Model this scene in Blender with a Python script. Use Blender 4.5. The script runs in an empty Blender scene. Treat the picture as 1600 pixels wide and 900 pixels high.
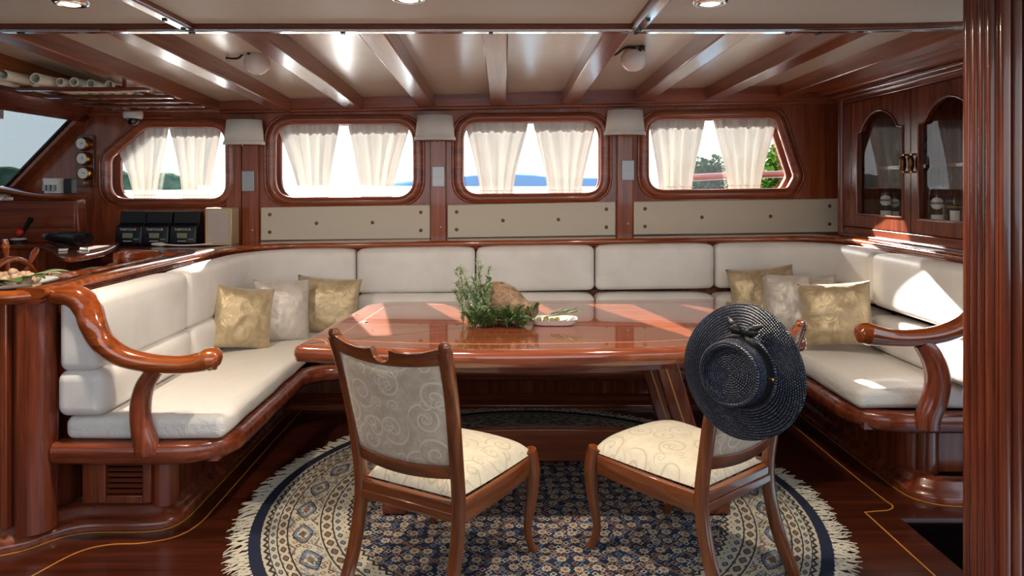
import bpy, bmesh, math, random
from mathutils import Vector, Matrix, noise
random.seed(7)
PI = math.pi
sc = bpy.context.scene
col = sc.collection

# ------------------------------------------------------------------ camera
F = 1066.67; CX = 787.0; HY = 290.0; H = 1.40      # focal length, principal point (pixels of 1600x900), eye height
cam_d = bpy.data.cameras.new('camera'); cam = bpy.data.objects.new('camera', cam_d); col.objects.link(cam)
cam.location = (0, 0, H); cam.rotation_euler = (PI / 2, 0, 0)
cam_d.sensor_width = 36; cam_d.lens = 24
cam_d.shift_x = (800 - CX) / 1600; cam_d.shift_y = -(450 - HY) / 1600
cam_d.clip_start = 0.05; cam_d.clip_end = 20000
sc.camera = cam

# ------------------------------------------------------------------ world, sun, exposure
SUN_AZ = math.radians(-17.5); SUN_EL = math.radians(26.3)
w = bpy.data.worlds.new('world'); sc.world = w; w.use_nodes = True
nt = w.node_tree; bg = nt.nodes['Background']
geo = nt.nodes.new('ShaderNodeTexCoord'); sep = nt.nodes.new('ShaderNodeSeparateXYZ'); cr = nt.nodes.new('ShaderNodeValToRGB')
nt.links.new(geo.outputs['Generated'], sep.inputs[0]); nt.links.new(sep.outputs[2], cr.inputs[0]); nt.links.new(cr.outputs[0], bg.inputs[0])
cr.color_ramp.elements[0].position = 0.0; cr.color_ramp.elements[0].color = (.98, 1.0, 1.0, 1)      # hazy white horizon
cr.color_ramp.elements[1].position = 0.75; cr.color_ramp.elements[1].color = (.62, .80, 1.0, 1)     # pale blue overhead
bg.inputs[1].default_value = 1.75
sun_d = bpy.data.lights.new('sun', 'SUN'); sun = bpy.data.objects.new('sun', sun_d); col.objects.link(sun)
sun_d.energy = 30.0; sun_d.angle = math.radians(0.55); sun_d.color = (1.0, .95, .87)
tv = Vector((-math.sin(SUN_AZ) * math.cos(SUN_EL), -math.cos(SUN_AZ) * math.cos(SUN_EL), -math.sin(SUN_EL)))
sun.rotation_euler = tv.to_track_quat('-Z', 'Y').to_euler(); sun.location = (-3, 12, 8)
vs = sc.view_settings
vs.view_transform = 'Standard'; vs.look = 'None'; vs.gamma = 1; vs.use_curve_mapping = False
vs.exposure = 0.4

LAMP = 14.0                                         # watts of each ceiling downlight

# ------------------------------------------------------------------ helpers
def P(px, py, Y): return Vector(((px - CX) * Y / F, Y, H - (py - HY) * Y / F))
def G(px, py, z=0.0):
    Y = (H - z) * F / (py - HY); return Vector(((px - CX) * Y / F, Y, z))
def V(*a): return Vector(a)
WM = {}

class MB:
    def __init__(s): s.v = []; s.f = []
    def add(s, vs_, fs):
        b = len(s.v); s.v += [tuple(p) for p in vs_]; s.f += [tuple(i + b for i in f) for f in fs]; return s
    def box(s, c, d, m=None):
        x, y, z = d[0] / 2, d[1] / 2, d[2] / 2
        p = [Vector(q) for q in ((-x,-y,-z),(x,-y,-z),(x,y,-z),(-x,y,-z),(-x,-y,z),(x,-y,z),(x,y,z),(-x,y,z))]
        if m is not None: p = [m @ q for q in p]
        return s.add([q + Vector(c) for q in p], [(3,2,1,0),(4,5,6,7),(0,1,5,4),(1,2,6,5),(2,3,7,6),(3,0,4,7)])
    def bb(s, x0, x1, y0, y1, z0, z1):
        return s.box(((x0+x1)/2, (y0+y1)/2, (z0+z1)/2), (abs(x1-x0), abs(y1-y0), abs(z1-z0)))
    def sweep(s, path, prof, closed=False, up=(0,0,1), scl=None, cap=True):
        path = [Vector(p) for p in path]; n = len(path); m = len(prof); up = Vector(up); vs_ = []
        for i, p in enumerate(path):
            a = path[(i-1) % n] if (closed or i > 0) else p
            b = path[(i+1) % n] if (closed or i < n-1) else p
            t = (b - a)
            t1 = (p - a); t2 = (b - p)
            k = 1.0
            if t1.length > 1e-9 and t2.length > 1e-9:
                t = t1.normalized() + t2.normalized()
                c = t1.normalized().dot(t2.normalized()); k = 1 / max(.5, math.sqrt(max(0, (1 + c) / 2)))
            t.normalize(); sd = t.cross(up)
            if sd.length < 1e-6: sd = t.cross(Vector((0, 1, 0)))
            sd.normalize(); u2 = sd.cross(t)
            q = scl[i] if scl else 1.0
            for (u, v) in prof: vs_.append(p + sd * (u * q * k) + u2 * (v * q))
        fs = []
        for i in range(n if closed else n - 1):
            for j in range(m):
                a = i * m + j; b = i * m + (j + 1) % m; c = ((i + 1) % n) * m + (j + 1) % m; d = ((i + 1) % n) * m + j
                fs.append((a, b, c, d))
        if not closed and cap:
            fs.append(tuple(reversed(range(m)))); fs.append(tuple((n - 1) * m + j for j in range(m)))
        return s.add(vs_, fs)
    def tube(s, path, r, n=10, ex=1.0, up=(0,0,1), closed=False):
        rr = r if isinstance(r, (list, tuple)) else [r] * len(path)
        prof = [(math.cos(2*PI*j/n) * ex, math.sin(2*PI*j/n)) for j in range(n)]
        return s.sweep(path, prof, closed, up, rr)
    def lathe(s, prof, c=(0,0,0), n=24, m=None, wob=None):
        vs_ = []; c = Vector(c)
        for (r, z) in prof:
            for j in range(n):
                a = 2*PI*j/n; q = Vector((r*math.cos(a), r*math.sin(a), z))
                if wob: q = wob(q, a)
                if m is not None: q = m @ q
                vs_.append(q + c)
        fs = []
        for i in range(len(prof)-1):
            for j in range(n): fs.append((i*n+j, i*n+(j+1) % n, (i+1)*n+(j+1) % n, (i+1)*n+j))
        if prof[0][0] > 1e-6: fs.append(tuple(reversed(range(n))))
        if prof[-1][0] > 1e-6: fs.append(tuple((len(prof)-1)*n+j for j in range(n)))
        return s.add(vs_, fs)
    def prism(s, poly, d, ax=2):
        # poly: list of 3D points (planar), extruded by vector d
        n = len(poly); d = Vector(d); a = [Vector(p) for p in poly]
        return s.add(a + [p + d for p in a], [tuple(reversed(range(n))), tuple(range(n, 2*n))] + [(i, (i+1) % n, n+(i+1) % n, n+i) for i in range(n)])
    def build(s, name, mat, parent=None, smooth=None, bevel=0, world=True, seg=2, kind=None, solid=0):
        me = bpy.data.meshes.new(name); me.from_pydata(s.v, [], s.f); me.validate(); me.update()
        bm = bmesh.new(); bm.from_mesh(me); bmesh.ops.remove_doubles(bm, verts=bm.verts, dist=1e-6)
        bmesh.ops.recalc_face_normals(bm, faces=bm.faces); bm.to_mesh(me); bm.free()
        if smooth is not None:
            for p in me.polygons: p.use_smooth = True
            if smooth < 170: me.set_sharp_from_angle(angle=math.radians(smooth))
        o = bpy.data.objects.new(name, me); col.objects.link(o)
        if mat: me.materials.append(M[mat] if isinstance(mat, str) else mat)
        if bevel:
            b = o.modifiers.new('bevel', 'BEVEL'); b.width = bevel; b.segments = seg; b.limit_method = 'ANGLE'; b.angle_limit = math.radians(35)
            for p in me.polygons: p.use_smooth = True
            me.set_sharp_from_angle(angle=math.radians(50))
        if solid:
            b = o.modifiers.new('solid', 'SOLIDIFY'); b.thickness = solid; b.offset = 0
        if parent is not None:
            o.parent = parent
            if world: o.matrix_parent_inverse = WM.get(parent.name, Matrix()).inverted()
        WM[o.name] = Matrix()
        if kind: o['kind'] = kind
        return o

def tag(o, label, cat, group=None, kind=None):
    o['label'] = label; o['category'] = cat
    if group: o['group'] = group
    if kind: o['kind'] = kind
    return o
def thing(name, label, cat, loc=(0,0,0), group=None, kind=None, rz=0):
    o = bpy.data.objects.new(name, None); col.objects.link(o); o.empty_display_size = .05
    o.location = loc; o.rotation_euler = (0, 0, rz)
    WM[o.name] = Matrix.Translation(Vector(loc)) @ Matrix.Rotation(rz, 4, 'Z')
    return tag(o, label, cat, group, kind)
def dup(o, parent=None):
    c = o.copy(); col.objects.link(c); c.parent = parent
    for ch in o.children: dup(ch, c)
    return c
def arc(cx, cy, r, a0, a1, n=8):
    return [(cx + r*math.cos(math.radians(a0+(a1-a0)*i/n)), cy + r*math.sin(math.radians(a0+(a1-a0)*i/n))) for i in range(n+1)]
def smooth_path(pts, n=6, closed=False):
    pts = [Vector(p) for p in pts]; out = []; m = len(pts)
    rng = range(m if closed else m-1)
    for i in rng:
        g = (lambda k: pts[k % m]) if closed else (lambda k: pts[max(0, min(m-1, k))])
        p0, p1, p2, p3 = g(i-1), g(i), g(i+1), g(i+2)
        for k in range(n):
            t = k/n
            out.append(.5*((2*p1)+(p2-p0)*t+(2*p0-5*p1+4*p2-p3)*t*t+(3*p1-p0-3*p2+p3)*t**3))
    if not closed: out.append(pts[-1])
    return out
def lerps(vals, n):
    out = []; m = len(vals)-1
    for i in range(n):
        t = i/(n-1)*m; k = min(int(t), m-1); out.append(vals[k]+(vals[k+1]-vals[k])*(t-k))
    return out
def round_poly(pts, rads, n=6):
    out = []; m = len(pts)
    for i in range(m):
        p = Vector(pts[i]); a = Vector(pts[i-1]); b = Vector(pts[(i+1) % m]); r = rads[i] if isinstance(rads, (list, tuple)) else rads
        da = (a-p).normalized(); db = (b-p).normalized()
        ang = da.angle(db); d = min(r/math.tan(ang/2), (a-p).length*.49, (b-p).length*.49)
        s, e = p+da*d, p+db*d
        for k in range(n+1):
            t = k/n; out.append((1-t)**2*s+2*t*(1-t)*p+t*t*e)
    return out
def fill_holes(outer, holes):
    bm = bmesh.new()
    for loop in [outer]+holes:
        vs_ = [bm.verts.new(p) for p in loop]
        for i in range(len(vs_)): bm.edges.new((vs_[i], vs_[(i+1) % len(vs_)]))
    bmesh.ops.triangle_fill(bm, edges=bm.edges[:], use_beauty=True)
    bm.verts.index_update(); r = ([v.co.copy() for v in bm.verts], [tuple(v.index for v in f.verts) for f in bm.faces]); bm.free(); return r
def rrect(w_, h_, r, n=4):
    o = []
    for (cx, cy, a) in ((w_/2-r, h_/2-r, 0), (-w_/2+r, h_/2-r, 90), (-w_/2+r, -h_/2+r, 180), (w_/2-r, -h_/2+r, 270)):
        o += arc(cx, cy, r, a, a+90, n)
    return o
def resample(path, step):
    path = [Vector((p[0], p[1], 0)) for p in path]; L = [0]
    for a, b in zip(path, path[1:]): L.append(L[-1]+(b-a).length)
    tot = L[-1]
    def at(s):
        for i in range(len(path)-1):
            if s <= L[i+1] or i == len(path)-2:
                k = (s-L[i])/max(1e-9, L[i+1]-L[i]); return path[i].lerp(path[i+1], k)
    return tot, at
def pad(mb, path, n0, n1, z0, z1, r, crown=0.0, step=.06, zf=None, wr=0.0):
    """upholstered pad: rounded-rectangle section swept along a plan path; n0/n1 are offsets to the right of travel"""
    tot, at = resample(path, step)
    ss = [r*(1-math.cos(math.radians(a))) for a in (0, 15, 35, 60, 90)]
    k = max(2, int((tot-2*r)/step)); mid = [r+(tot-2*r)*i/k for i in range(1, k)]
    ss = ss+mid+[tot-q for q in reversed(ss)]
    W = n1-n0; Hh = z1-z0; vs_ = []; m = None
    for s in ss:
        p = at(s); t = (at(min(tot, s+.01))-at(max(0, s-.01))).normalized(); nrm = Vector((t.y, -t.x, 0))
        e = min(s, tot-s); ins = 0 if e >= r else r-math.sqrt(max(0, r*r-(r-e)**2))
        rr = max(r-ins, .004)
        sec = []
        base = rrect(W-2*ins, Hh-2*ins, min(rr, (W-2*ins)/2-.001, (Hh-2*ins)/2-.001), 4)
        # subdivide straight runs
        for i in range(len(base)):
            a, b = Vector(base[i]), Vector(base[(i+1) % len(base)]); q = max(1, int((b-a).length/.07)) if (b-a).length > .05 else 1
            if q == 1 and (b-a).length > .05: q = 2
            q = 5 if (b-a).length > .05 else 1
            for j in range(q): sec.append(a.lerp(b, j/q))
        m = len(sec); cf = min(1, e/.12)
        for (u, v) in sec:
            bu = crown*cf*(1-(2*v/Hh)**2)*(1 if u > 0 else -.3)*min(1, abs(u)/(W*.3)) if crown else 0
            bv = crown*cf*(1-min(1, abs(2*u/W))**2)*(1 if v > 0 else -.2) if crown else 0
            q = p+nrm*((n0+n1)/2+u+bu)
            z = (z0+z1)/2+v+bv+(zf(q.x) if zf else 0)
            if wr:
                q = q+nrm*(wr*noise.noise(Vector((q.x*9, q.y*9, z*9))))
                z += wr*noise.noise(Vector((q.x*8+5, q.y*8, z*8)))
            vs_.append((q.x, q.y, z))
    n = len(ss)
    fs = [(i*m+j, i*m+(j+1) % m, (i+1)*m+(j+1) % m, (i+1)*m+j) for i in range(n-1) for j in range(m)]
    fs += [tuple(reversed(range(m))), tuple((n-1)*m+j for j in range(m))]
    mb.add(vs_, fs); return mb

# ------------------------------------------------------------------ materials
M = {}
class NT:
    def __init__(s, name):
        s.m = bpy.data.materials.new(name); s.m.use_nodes = True; s.t = s.m.node_tree; s.b = s.t.nodes['Principled BSDF']; M[name] = s.m
    def n(s, typ, ins=None, **kw):
        nd = s.t.nodes.new(typ)
        for k, v in kw.items(): setattr(nd, k, v)
        for k, v in (ins or {}).items(): s.set(nd.inputs[k], v)
        return nd
    def set(s, sock, v):
        if hasattr(v, 'is_output'): s.t.links.new(v, sock)
        else:
            if isinstance(v, tuple) and len(v) == 3 and sock.type == 'RGBA': v = v+(1,)
            sock.default_value = v
    def p(s, **kw):
        for k, v in kw.items(): s.set(s.b.inputs[k.replace('_', ' ')], v)
        return s
    def mt(s, op, a, b=0.0, c=0.0):
        nd = s.n('ShaderNodeMath', operation=op); s.set(nd.inputs[0], a); s.set(nd.inputs[1], b); s.set(nd.inputs[2], c); return nd.outputs[0]
    def mix(s, fac, a, b, blend='MIX'):
        nd = s.n('ShaderNodeMix', data_type='RGBA', blend_type=blend); s.set(nd.inputs[0], fac); s.set(nd.inputs[6], a); s.set(nd.inputs[7], b); return nd.outputs[2]
    def ramp(s, fac, stops, interp='LINEAR'):
        nd = s.n('ShaderNodeValToRGB'); nd.color_ramp.interpolation = interp; e = nd.color_ramp.elements
        while len(e) < len(stops): e.new(.5)
        for q, (pos, c) in zip(e, stops): q.position = pos; q.color = c+(1,) if len(c) == 3 else c
        s.set(nd.inputs[0], fac); return nd.outputs[0]
    def coord(s, kind='Object', scale=(1,1,1), loc=(0,0,0)):
        tc = s.n('ShaderNodeTexCoord'); mp = s.n('ShaderNodeMapping'); s.t.links.new(tc.outputs[kind], mp.inputs[0])
        mp.inputs['Scale'].default_value = scale; mp.inputs['Location'].default_value = loc; return mp.outputs[0]
    def noise(s, vec, scale, detail=3, rough=.5, dist=0.0, out=0):
        return s.n('ShaderNodeTexNoise', {'Vector': vec, 'Scale': scale, 'Detail': detail, 'Roughness': rough, 'Distortion': dist}).outputs[out]
    def bump(s, h, strength=.2, dist=.01):
        b = s.n('ShaderNodeBump', {'Height': h, 'Strength': strength, 'Distance': dist}); s.set(s.b.inputs['Normal'], b.outputs[0]); return s
def srgb(r, g, b):
    f = lambda c: (c/255/12.92) if c/255 <= .04045 else ((c/255+.055)/1.055)**2.4
    return (f(r), f(g), f(b))
def wood(name, dark, mid, light, ax, rough=.22, coat=.7, sc_=1.0, crough=.06):
    t = NT(name); s = [26*sc_]*3; s['xyz'.index(ax)] = 1.3*sc_
    v = t.coord('Object', tuple(s)); g = t.noise(v, 1.0, 6, .62, .6)
    s2 = [3.2]*3; s2['xyz'.index(ax)] = .5
    g2 = t.noise(t.coord('Object', tuple(s2)), 1.0, 3, .5, .4)
    fac = t.mt('ADD', t.mt('MULTIPLY', g, .72), t.mt('MULTIPLY', g2, .32))
    c = t.ramp(fac, [(.30, dark), (.52, mid), (.72, light)])
    s3 = [150]*3; s3['xyz'.index(ax)] = 6
    pore = t.noise(t.coord('Object', tuple(s3)), 1.0, 2, .5)
    c = t.mix(t.ramp(pore, [(.56, (0,0,0)), (.7, (.45,.45,.45))]), c, dark)
    t.p(Base_Color=c, Roughness=rough, Coat_Weight=coat, Coat_Roughness=crough); return t
MD, MM, ML = srgb(62, 25, 14), srgb(112, 50, 28), srgb(150, 77, 44)
for ax in 'xyz':
    wood('mahogany_'+ax, MD, MM, ML, ax, .26, .45)
    wood('wall_wood_'+ax, srgb(92, 40, 23), srgb(152, 76, 45), srgb(186, 106, 66), ax, .3, .4)  # brightened mahogany copy: light on wall and frames put into the colour
    wood('walnut_'+ax, srgb(60, 28, 12), srgb(112, 58, 27), srgb(142, 82, 41), ax, .28, .5)
    wood('beam_'+ax, srgb(84, 38, 19), srgb(140, 72, 38), srgb(172, 100, 56), ax, .3, .55, crough=.16)
wood('teak', srgb(166, 136, 100), srgb(196, 168, 130), srgb(214, 190, 156), 'x', .6, 0.0)
wood('floor_wood', srgb(38, 14, 8), srgb(68, 27, 14), srgb(92, 40, 21), 'x', .3, .55, crough=.12)
wood('table_wood', srgb(92, 44, 27), srgb(130, 67, 43), srgb(156, 90, 60), 'x', .12, 1.0, crough=.015)
wood('arm_wood', srgb(84, 32, 12), srgb(140, 66, 26), srgb(184, 104, 48), 'x', .15, 1.0, crough=.03)
def plain(name, c, rough=.5, metal=0.0, **kw):
    t = NT(name); t.p(Base_Color=c, Roughness=rough, Metallic=metal, **kw); return t
t = NT('leather'); v = t.coord(); n1 = t.noise(v, 260, 3); n2 = t.noise(v, 5, 3, .5, .5)
t.p(Base_Color=t.ramp(n2, [(.3, srgb(214, 209, 204)), (.7, srgb(226, 222, 218))]), Roughness=.5)
t.bump(t.mt('ADD', t.mt('MULTIPLY', n1, .25), n2), .25, .008)
t = NT('seat_leather'); v = t.coord('Object', (9, 3, 9)); n1 = t.noise(v, 2.2, 4, .55, 1.2)
t.p(Base_Color=srgb(222, 218, 212), Roughness=.48); t.bump(n1, .45, .012)
plain('panel_vinyl', srgb(216, 206, 186), .45)
t = NT('ceiling_cream'); v = t.coord('Object', (3, 60, 3)); n1 = t.noise(v, 2, 4)
t.p(Base_Color=t.ramp(n1, [(.3, srgb(204, 194, 176)), (.7, srgb(216, 207, 190))]), Roughness=.28, Coat_Weight=.35, Coat_Roughness=.18)
plain('ceiling_near', srgb(206, 196, 180), .5).bump(M['ceiling_near'].node_tree.nodes.new('ShaderNodeTexNoise').outputs[0], .05)
plain('chrome', (.75, .75, .76), .12, 1.0); plain('steel', (.42, .42, .43), .42, 1.0); plain('brass', srgb(196, 152, 70), .22, 1.0)
plain('bronze', srgb(110, 82, 56), .35, 1.0); plain('black', srgb(16, 16, 18), .4); plain('black_gloss', srgb(10, 10, 12), .15)
plain('white_plastic', srgb(226, 222, 214), .4); plain('paper', srgb(238, 228, 204), .8); plain('white_face', srgb(236, 236, 232), .4)
plain('device', srgb(20, 21, 28), .38); plain('lcd', srgb(124, 128, 104), .3); plain('ink_white', srgb(210, 212, 220), .6); plain('ink_teal', srgb(70, 150, 150), .6)
plain('red', srgb(196, 36, 30), .4); plain('yellow', srgb(214, 170, 40), .6); plain('inlay_dim', srgb(190, 120, 80), .2); plain('inlay', srgb(196, 132, 56), .35)
plain('dark_void', srgb(14, 8, 7), .9, Specular_IOR_Level=0.0); plain('hull', srgb(88, 40, 22), .5); plain('grey_grille', srgb(196, 186, 180), .5)
plain('gold_box', srgb(196, 176, 138), .35, .3); plain('globe', srgb(238, 226, 216), .25, Coat_Weight=.3, Subsurface_Weight=.2)
plain('shade', srgb(240, 236, 226), .8).bump(M['shade'].node_tree.nodes.new('ShaderNodeTexNoise').outputs[0], .05)
plain('lens', srgb(250, 236, 206), .3, Emission_Color=(1, .86, .66, 1), Emission_Strength=1.2)
plain('fringe', srgb(190, 180, 160), .9); plain('button', srgb(120, 104, 80), .3, .8)
plain('porcelain', srgb(232, 232, 228), .2); plain('leaf_dark', srgb(78, 104, 52), .5); plain('leaf_pale', srgb(160, 178, 138), .5); plain('stem', srgb(94, 88, 56), .6)
plain('olive', srgb(116, 112, 44), .25); plain('nut', srgb(188, 158, 128), .6); plain('silver', (.7, .7, .72), .18, 1.0)
t = NT('encrusted'); v = t.coord(); n1 = t.noise(v, 34, 6, .65); n2 = t.noise(v, 9, 4)
t.p(Base_Color=t.mix(t.ramp(n2, [(.35, (0,0,0)), (.65, (1,1,1))]), t.ramp(n1, [(.3, srgb(66, 48, 36)), (.7, srgb(148, 116, 90))]), t.ramp(n1, [(.3, srgb(92, 74, 58)), (.7, srgb(176, 146, 118))])), Roughness=.85); t.bump(n1, .9, .02)
def satin(name, c1, c2, rough):
    t = NT(name); v = t.coord('Object', (1, 1, 1)); n1 = t.noise(v, 11, 4, .55, 1.5); n2 = t.noise(v, 300, 2)
    t.p(Base_Color=t.ramp(n1, [(.35, c1), (.65, c2)]), Roughness=rough, Sheen_Weight=.3, Metallic=.25); t.bump(n1, .35, .02)
satin('gold_satin', srgb(164, 144, 110), srgb(190, 170, 136), .38)
satin('silver_satin', srgb(186, 176, 168), srgb(202, 193, 185), .45)
def glass(name, tint=(1,1,1), refl=1.0):
    t = NT(name); t.t.nodes.remove(t.b)
    tr = t.n('ShaderNodeBsdfTransparent', {'Color': tint+(1,)}); gl = t.n('ShaderNodeBsdfGlossy', {'Roughness': 0.0}); fr = t.n('ShaderNodeFresnel', {'IOR': t.mt('SUBTRACT', 1.45, t.mt('MULTIPLY', t.n('ShaderNodeNewGeometry').outputs['Backfacing'], .76))})
    mx = t.n('ShaderNodeMixShader', {0: t.mt('MULTIPLY', fr.outputs[0], refl), 1: tr.outputs[0], 2: gl.outputs[0]})
    t.t.links.new(mx.outputs[0], t.t.nodes['Material Output'].inputs[0])
glass('pane'); glass('pane_tint', (.50, .54, .56)); glass('bottle_glass', (.86, .9, .84), 1.6); glass('cabinet_glass', (.96, .97, .97), .8)
t = NT('curtain'); t.t.nodes.remove(t.b)
cv = t.coord('Object', (400, 1, 400)); cc = t.ramp(t.noise(cv, 1, 2), [(.3, srgb(236, 231, 220)), (.7, srgb(246, 243, 236))])
df = t.n('ShaderNodeBsdfDiffuse', {'Color': cc}); tl = t.n('ShaderNodeBsdfTranslucent', {'Color': cc}); trn = t.n('ShaderNodeBsdfTransparent')
m1 = t.n('ShaderNodeMixShader', {0: .042, 1: df.outputs[0], 2: tl.outputs[0]}); m2 = t.n('ShaderNodeMixShader', {0: .05, 1: m1.outputs[0], 2: trn.outputs[0]})
t.t.links.new(m2.outputs[0], t.t.nodes['Material Output'].inputs[0])
t = NT('sea'); v = t.coord('Object', (.05, .25, 1)); n1 = t.noise(v, 6, 5); t.p(Base_Color=srgb(120, 146, 160), Roughness=.3, Specular_IOR_Level=.2); t.bump(n1, .5, 1.0)
plain('hill_hazed', srgb(84, 122, 160), .9, Specular_IOR_Level=0.0)  # blue of distance haze put into the base colour of the hill
t = NT('hill_green'); n1 = t.noise(t.coord(), .08, 5, .7); t.p(Base_Color=t.ramp(n1, [(.35, srgb(44, 62, 50)), (.65, srgb(84, 104, 84))]), Roughness=.9, Specular_IOR_Level=0.0)
plain('tree_green', srgb(92, 122, 40), .7, Specular_IOR_Level=.1); plain('tree_dark', srgb(52, 78, 46), .7, Specular_IOR_Level=.1); plain('rail_red', srgb(140, 66, 40), .35, Coat_Weight=.5)
# straw hat
t = NT('straw'); tc = t.n('ShaderNodeTexCoord').outputs['Object']; sx = t.n('ShaderNodeSeparateXYZ', {0: tc}).outputs
r_ = t.mt('SQRT', t.mt('ADD', t.mt('MULTIPLY', sx[0], sx[0]), t.mt('MULTIPLY', sx[1], sx[1]))); an = t.mt('ARCTAN2', sx[1], sx[0])
rz = t.mt('ADD', r_, sx[2])
ring = t.mt('FRACT', t.mt('MULTIPLY', rz, 150)); st = t.mt('FRACT', t.mt('ADD', t.mt('MULTIPLY', t.mt('MULTIPLY', an, r_), 120), t.mt('MULTIPLY', t.mt('FLOOR', t.mt('MULTIPLY', rz, 150)), .37)))
hgt = t.mt('MULTIPLY', t.mt('SINE', t.mt('MULTIPLY', ring, PI)), t.mt('ADD', .45, t.mt('MULTIPLY', t.mt('SINE', t.mt('MULTIPLY', st, PI)), .55)))
hn = t.noise(tc, 160, 2)
t.p(Base_Color=t.ramp(t.mt('MULTIPLY', hgt, hn), [(.1, srgb(8, 10, 18)), (.40, srgb(24, 32, 50)), (.60, srgb(96, 110, 136))]), Roughness=.35); t.bump(hgt, .9, .004)
# scroll brocade
def brocade(name, ua, va, c0, c1, line, bstr, sc_=8.5):
    t = NT(name); tc = t.n('ShaderNodeTexCoord').outputs['Object']; s = t.n('ShaderNodeSeparateXYZ', {0: tc}).outputs
    v = t.n('ShaderNodeCombineXYZ', {0: s[ua], 1: s[va], 2: 0.0}).outputs[0]
    tot = None; colr = None
    for k, (sc2, wd) in enumerate(((sc_, .10), (sc_*1.9, .13))):
        vo = t.n('ShaderNodeTexVoronoi', {'Vector': v, 'Scale': sc2, 'Randomness': .75}, voronoi_dimensions='2D').outputs
        d = t.n('ShaderNodeVectorMath', {0: v, 1: vo['Position']}, operation='SUBTRACT').outputs[0]
        q = t.n('ShaderNodeSeparateXYZ', {0: d}).outputs; cs = t.n('ShaderNodeSeparateColor', {0: vo['Color']}).outputs
        sg = t.mt('SUBTRACT', t.mt('MULTIPLY', t.mt('GREATER_THAN', cs[0], .5), 2), 1)
        a = t.mt('MULTIPLY', t.mt('ARCTAN2', q[1], q[0]), sg)
        ph = t.mt('FRACT', t.mt('ADD', t.mt('ADD', t.mt('MULTIPLY', a, 1/(2*PI)), t.mt('MULTIPLY', t.mt('POWER', vo['Distance'], .7), 3.4)), cs[1]))
        ln = t.mt('LESS_THAN', t.mt('ABSOLUTE', t.mt('SUBTRACT', ph, .5)), wd)
        ln = t.mt('MULTIPLY', ln, t.mt('MULTIPLY', t.mt('LESS_THAN', vo['Distance'], .52 if k == 0 else .40), 1.0 if k == 0 else t.mt('GREATER_THAN', cs[2], .55)))
        tot = ln if tot is None else t.mt('MAXIMUM', tot, ln)
    nz = t.noise(tc, 34, 4, .6); base = t.ramp(nz, [(.35, c0), (.65, c1)])
    t.p(Base_Color=t.mix(t.mt('MULTIPLY', tot, .75), base, line), Roughness=.55, Sheen_Weight=.2); t.bump(tot, bstr, .006)
brocade('brocade_back', 0, 2, srgb(176, 156, 134), srgb(198, 180, 158), srgb(214, 202, 182), .5)
brocade('brocade_seat', 0, 1, srgb(192, 183, 163), srgb(203, 194, 175), srgb(172, 160, 136), .3)
# round rug
t = NT('rug_pattern'); tc = t.n('ShaderNodeTexCoord').outputs['Object']; s = t.n('ShaderNodeSeparateXYZ', {0: tc}).outputs
r_ = t.mt('DIVIDE', t.mt('SQRT', t.mt('ADD', t.mt('MULTIPLY', s[0], s[0]), t.mt('MULTIPLY', s[1], s[1]))), 1.2); an = t.mt('ADD', t.mt('DIVIDE', t.mt('ARCTAN2', s[1], s[0]), 2*PI), .5)
NAVY, BEI, BRN, DRK, SLT, PINK = srgb(17, 27, 58), srgb(200, 190, 168), srgb(128, 98, 78), srgb(46, 42, 46), srgb(112, 128, 150), srgb(178, 142, 122)
v2 = t.n('ShaderNodeCombineXYZ', {0: s[0], 1: s[1], 2: 0.0}).outputs[0]
def rosettes(scale, rnd, petals, off, stops, v2=v2):
    vv = t.n('ShaderNodeVectorMath', {0: v2, 1: (off, off*.7, 0)}, operation='ADD').outputs[0]
    vo = t.n('ShaderNodeTexVoronoi', {'Vector': vv, 'Scale': scale, 'Randomness': rnd}, voronoi_dimensions='2D').outputs
    d = t.n('ShaderNodeVectorMath', {0: vv, 1: vo['Position']}, operation='SUBTRACT').outputs[0]
    q = t.n('ShaderNodeSeparateXYZ', {0: d}).outputs
    a = t.mt('COSINE', t.mt('MULTIPLY', t.mt('ARCTAN2', q[1], q[0]), petals))
    dd = t.mt('MULTIPLY', vo['Distance'], t.mt('SUBTRACT', 1.0, t.mt('MULTIPLY', a, .14)))
    return dd, vo
dd, vo = rosettes(16, .35, 8, 0, None)
flower = t.ramp(dd, [(0, DRK), (.07, PINK), (.14, BRN), (.18, BEI), (.27, DRK), (.31, NAVY), (.60, NAVY)], 'CONSTANT')
fm = t.mt('LESS_THAN', dd, .31)
d2, vo2 = rosettes(34, .8, 4, .3, None)
cs = t.n('ShaderNodeSeparateColor', {0: vo2['Color']}).outputs
small = t.mix(t.mt('LESS_THAN', t.mt('ABSOLUTE', t.mt('SUBTRACT', d2, .30)), .08), NAVY, t.ramp(cs[0], [(0, SLT), (.35, BRN), (.55, BEI), (.8, PINK)], 'CONSTANT'))
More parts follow.
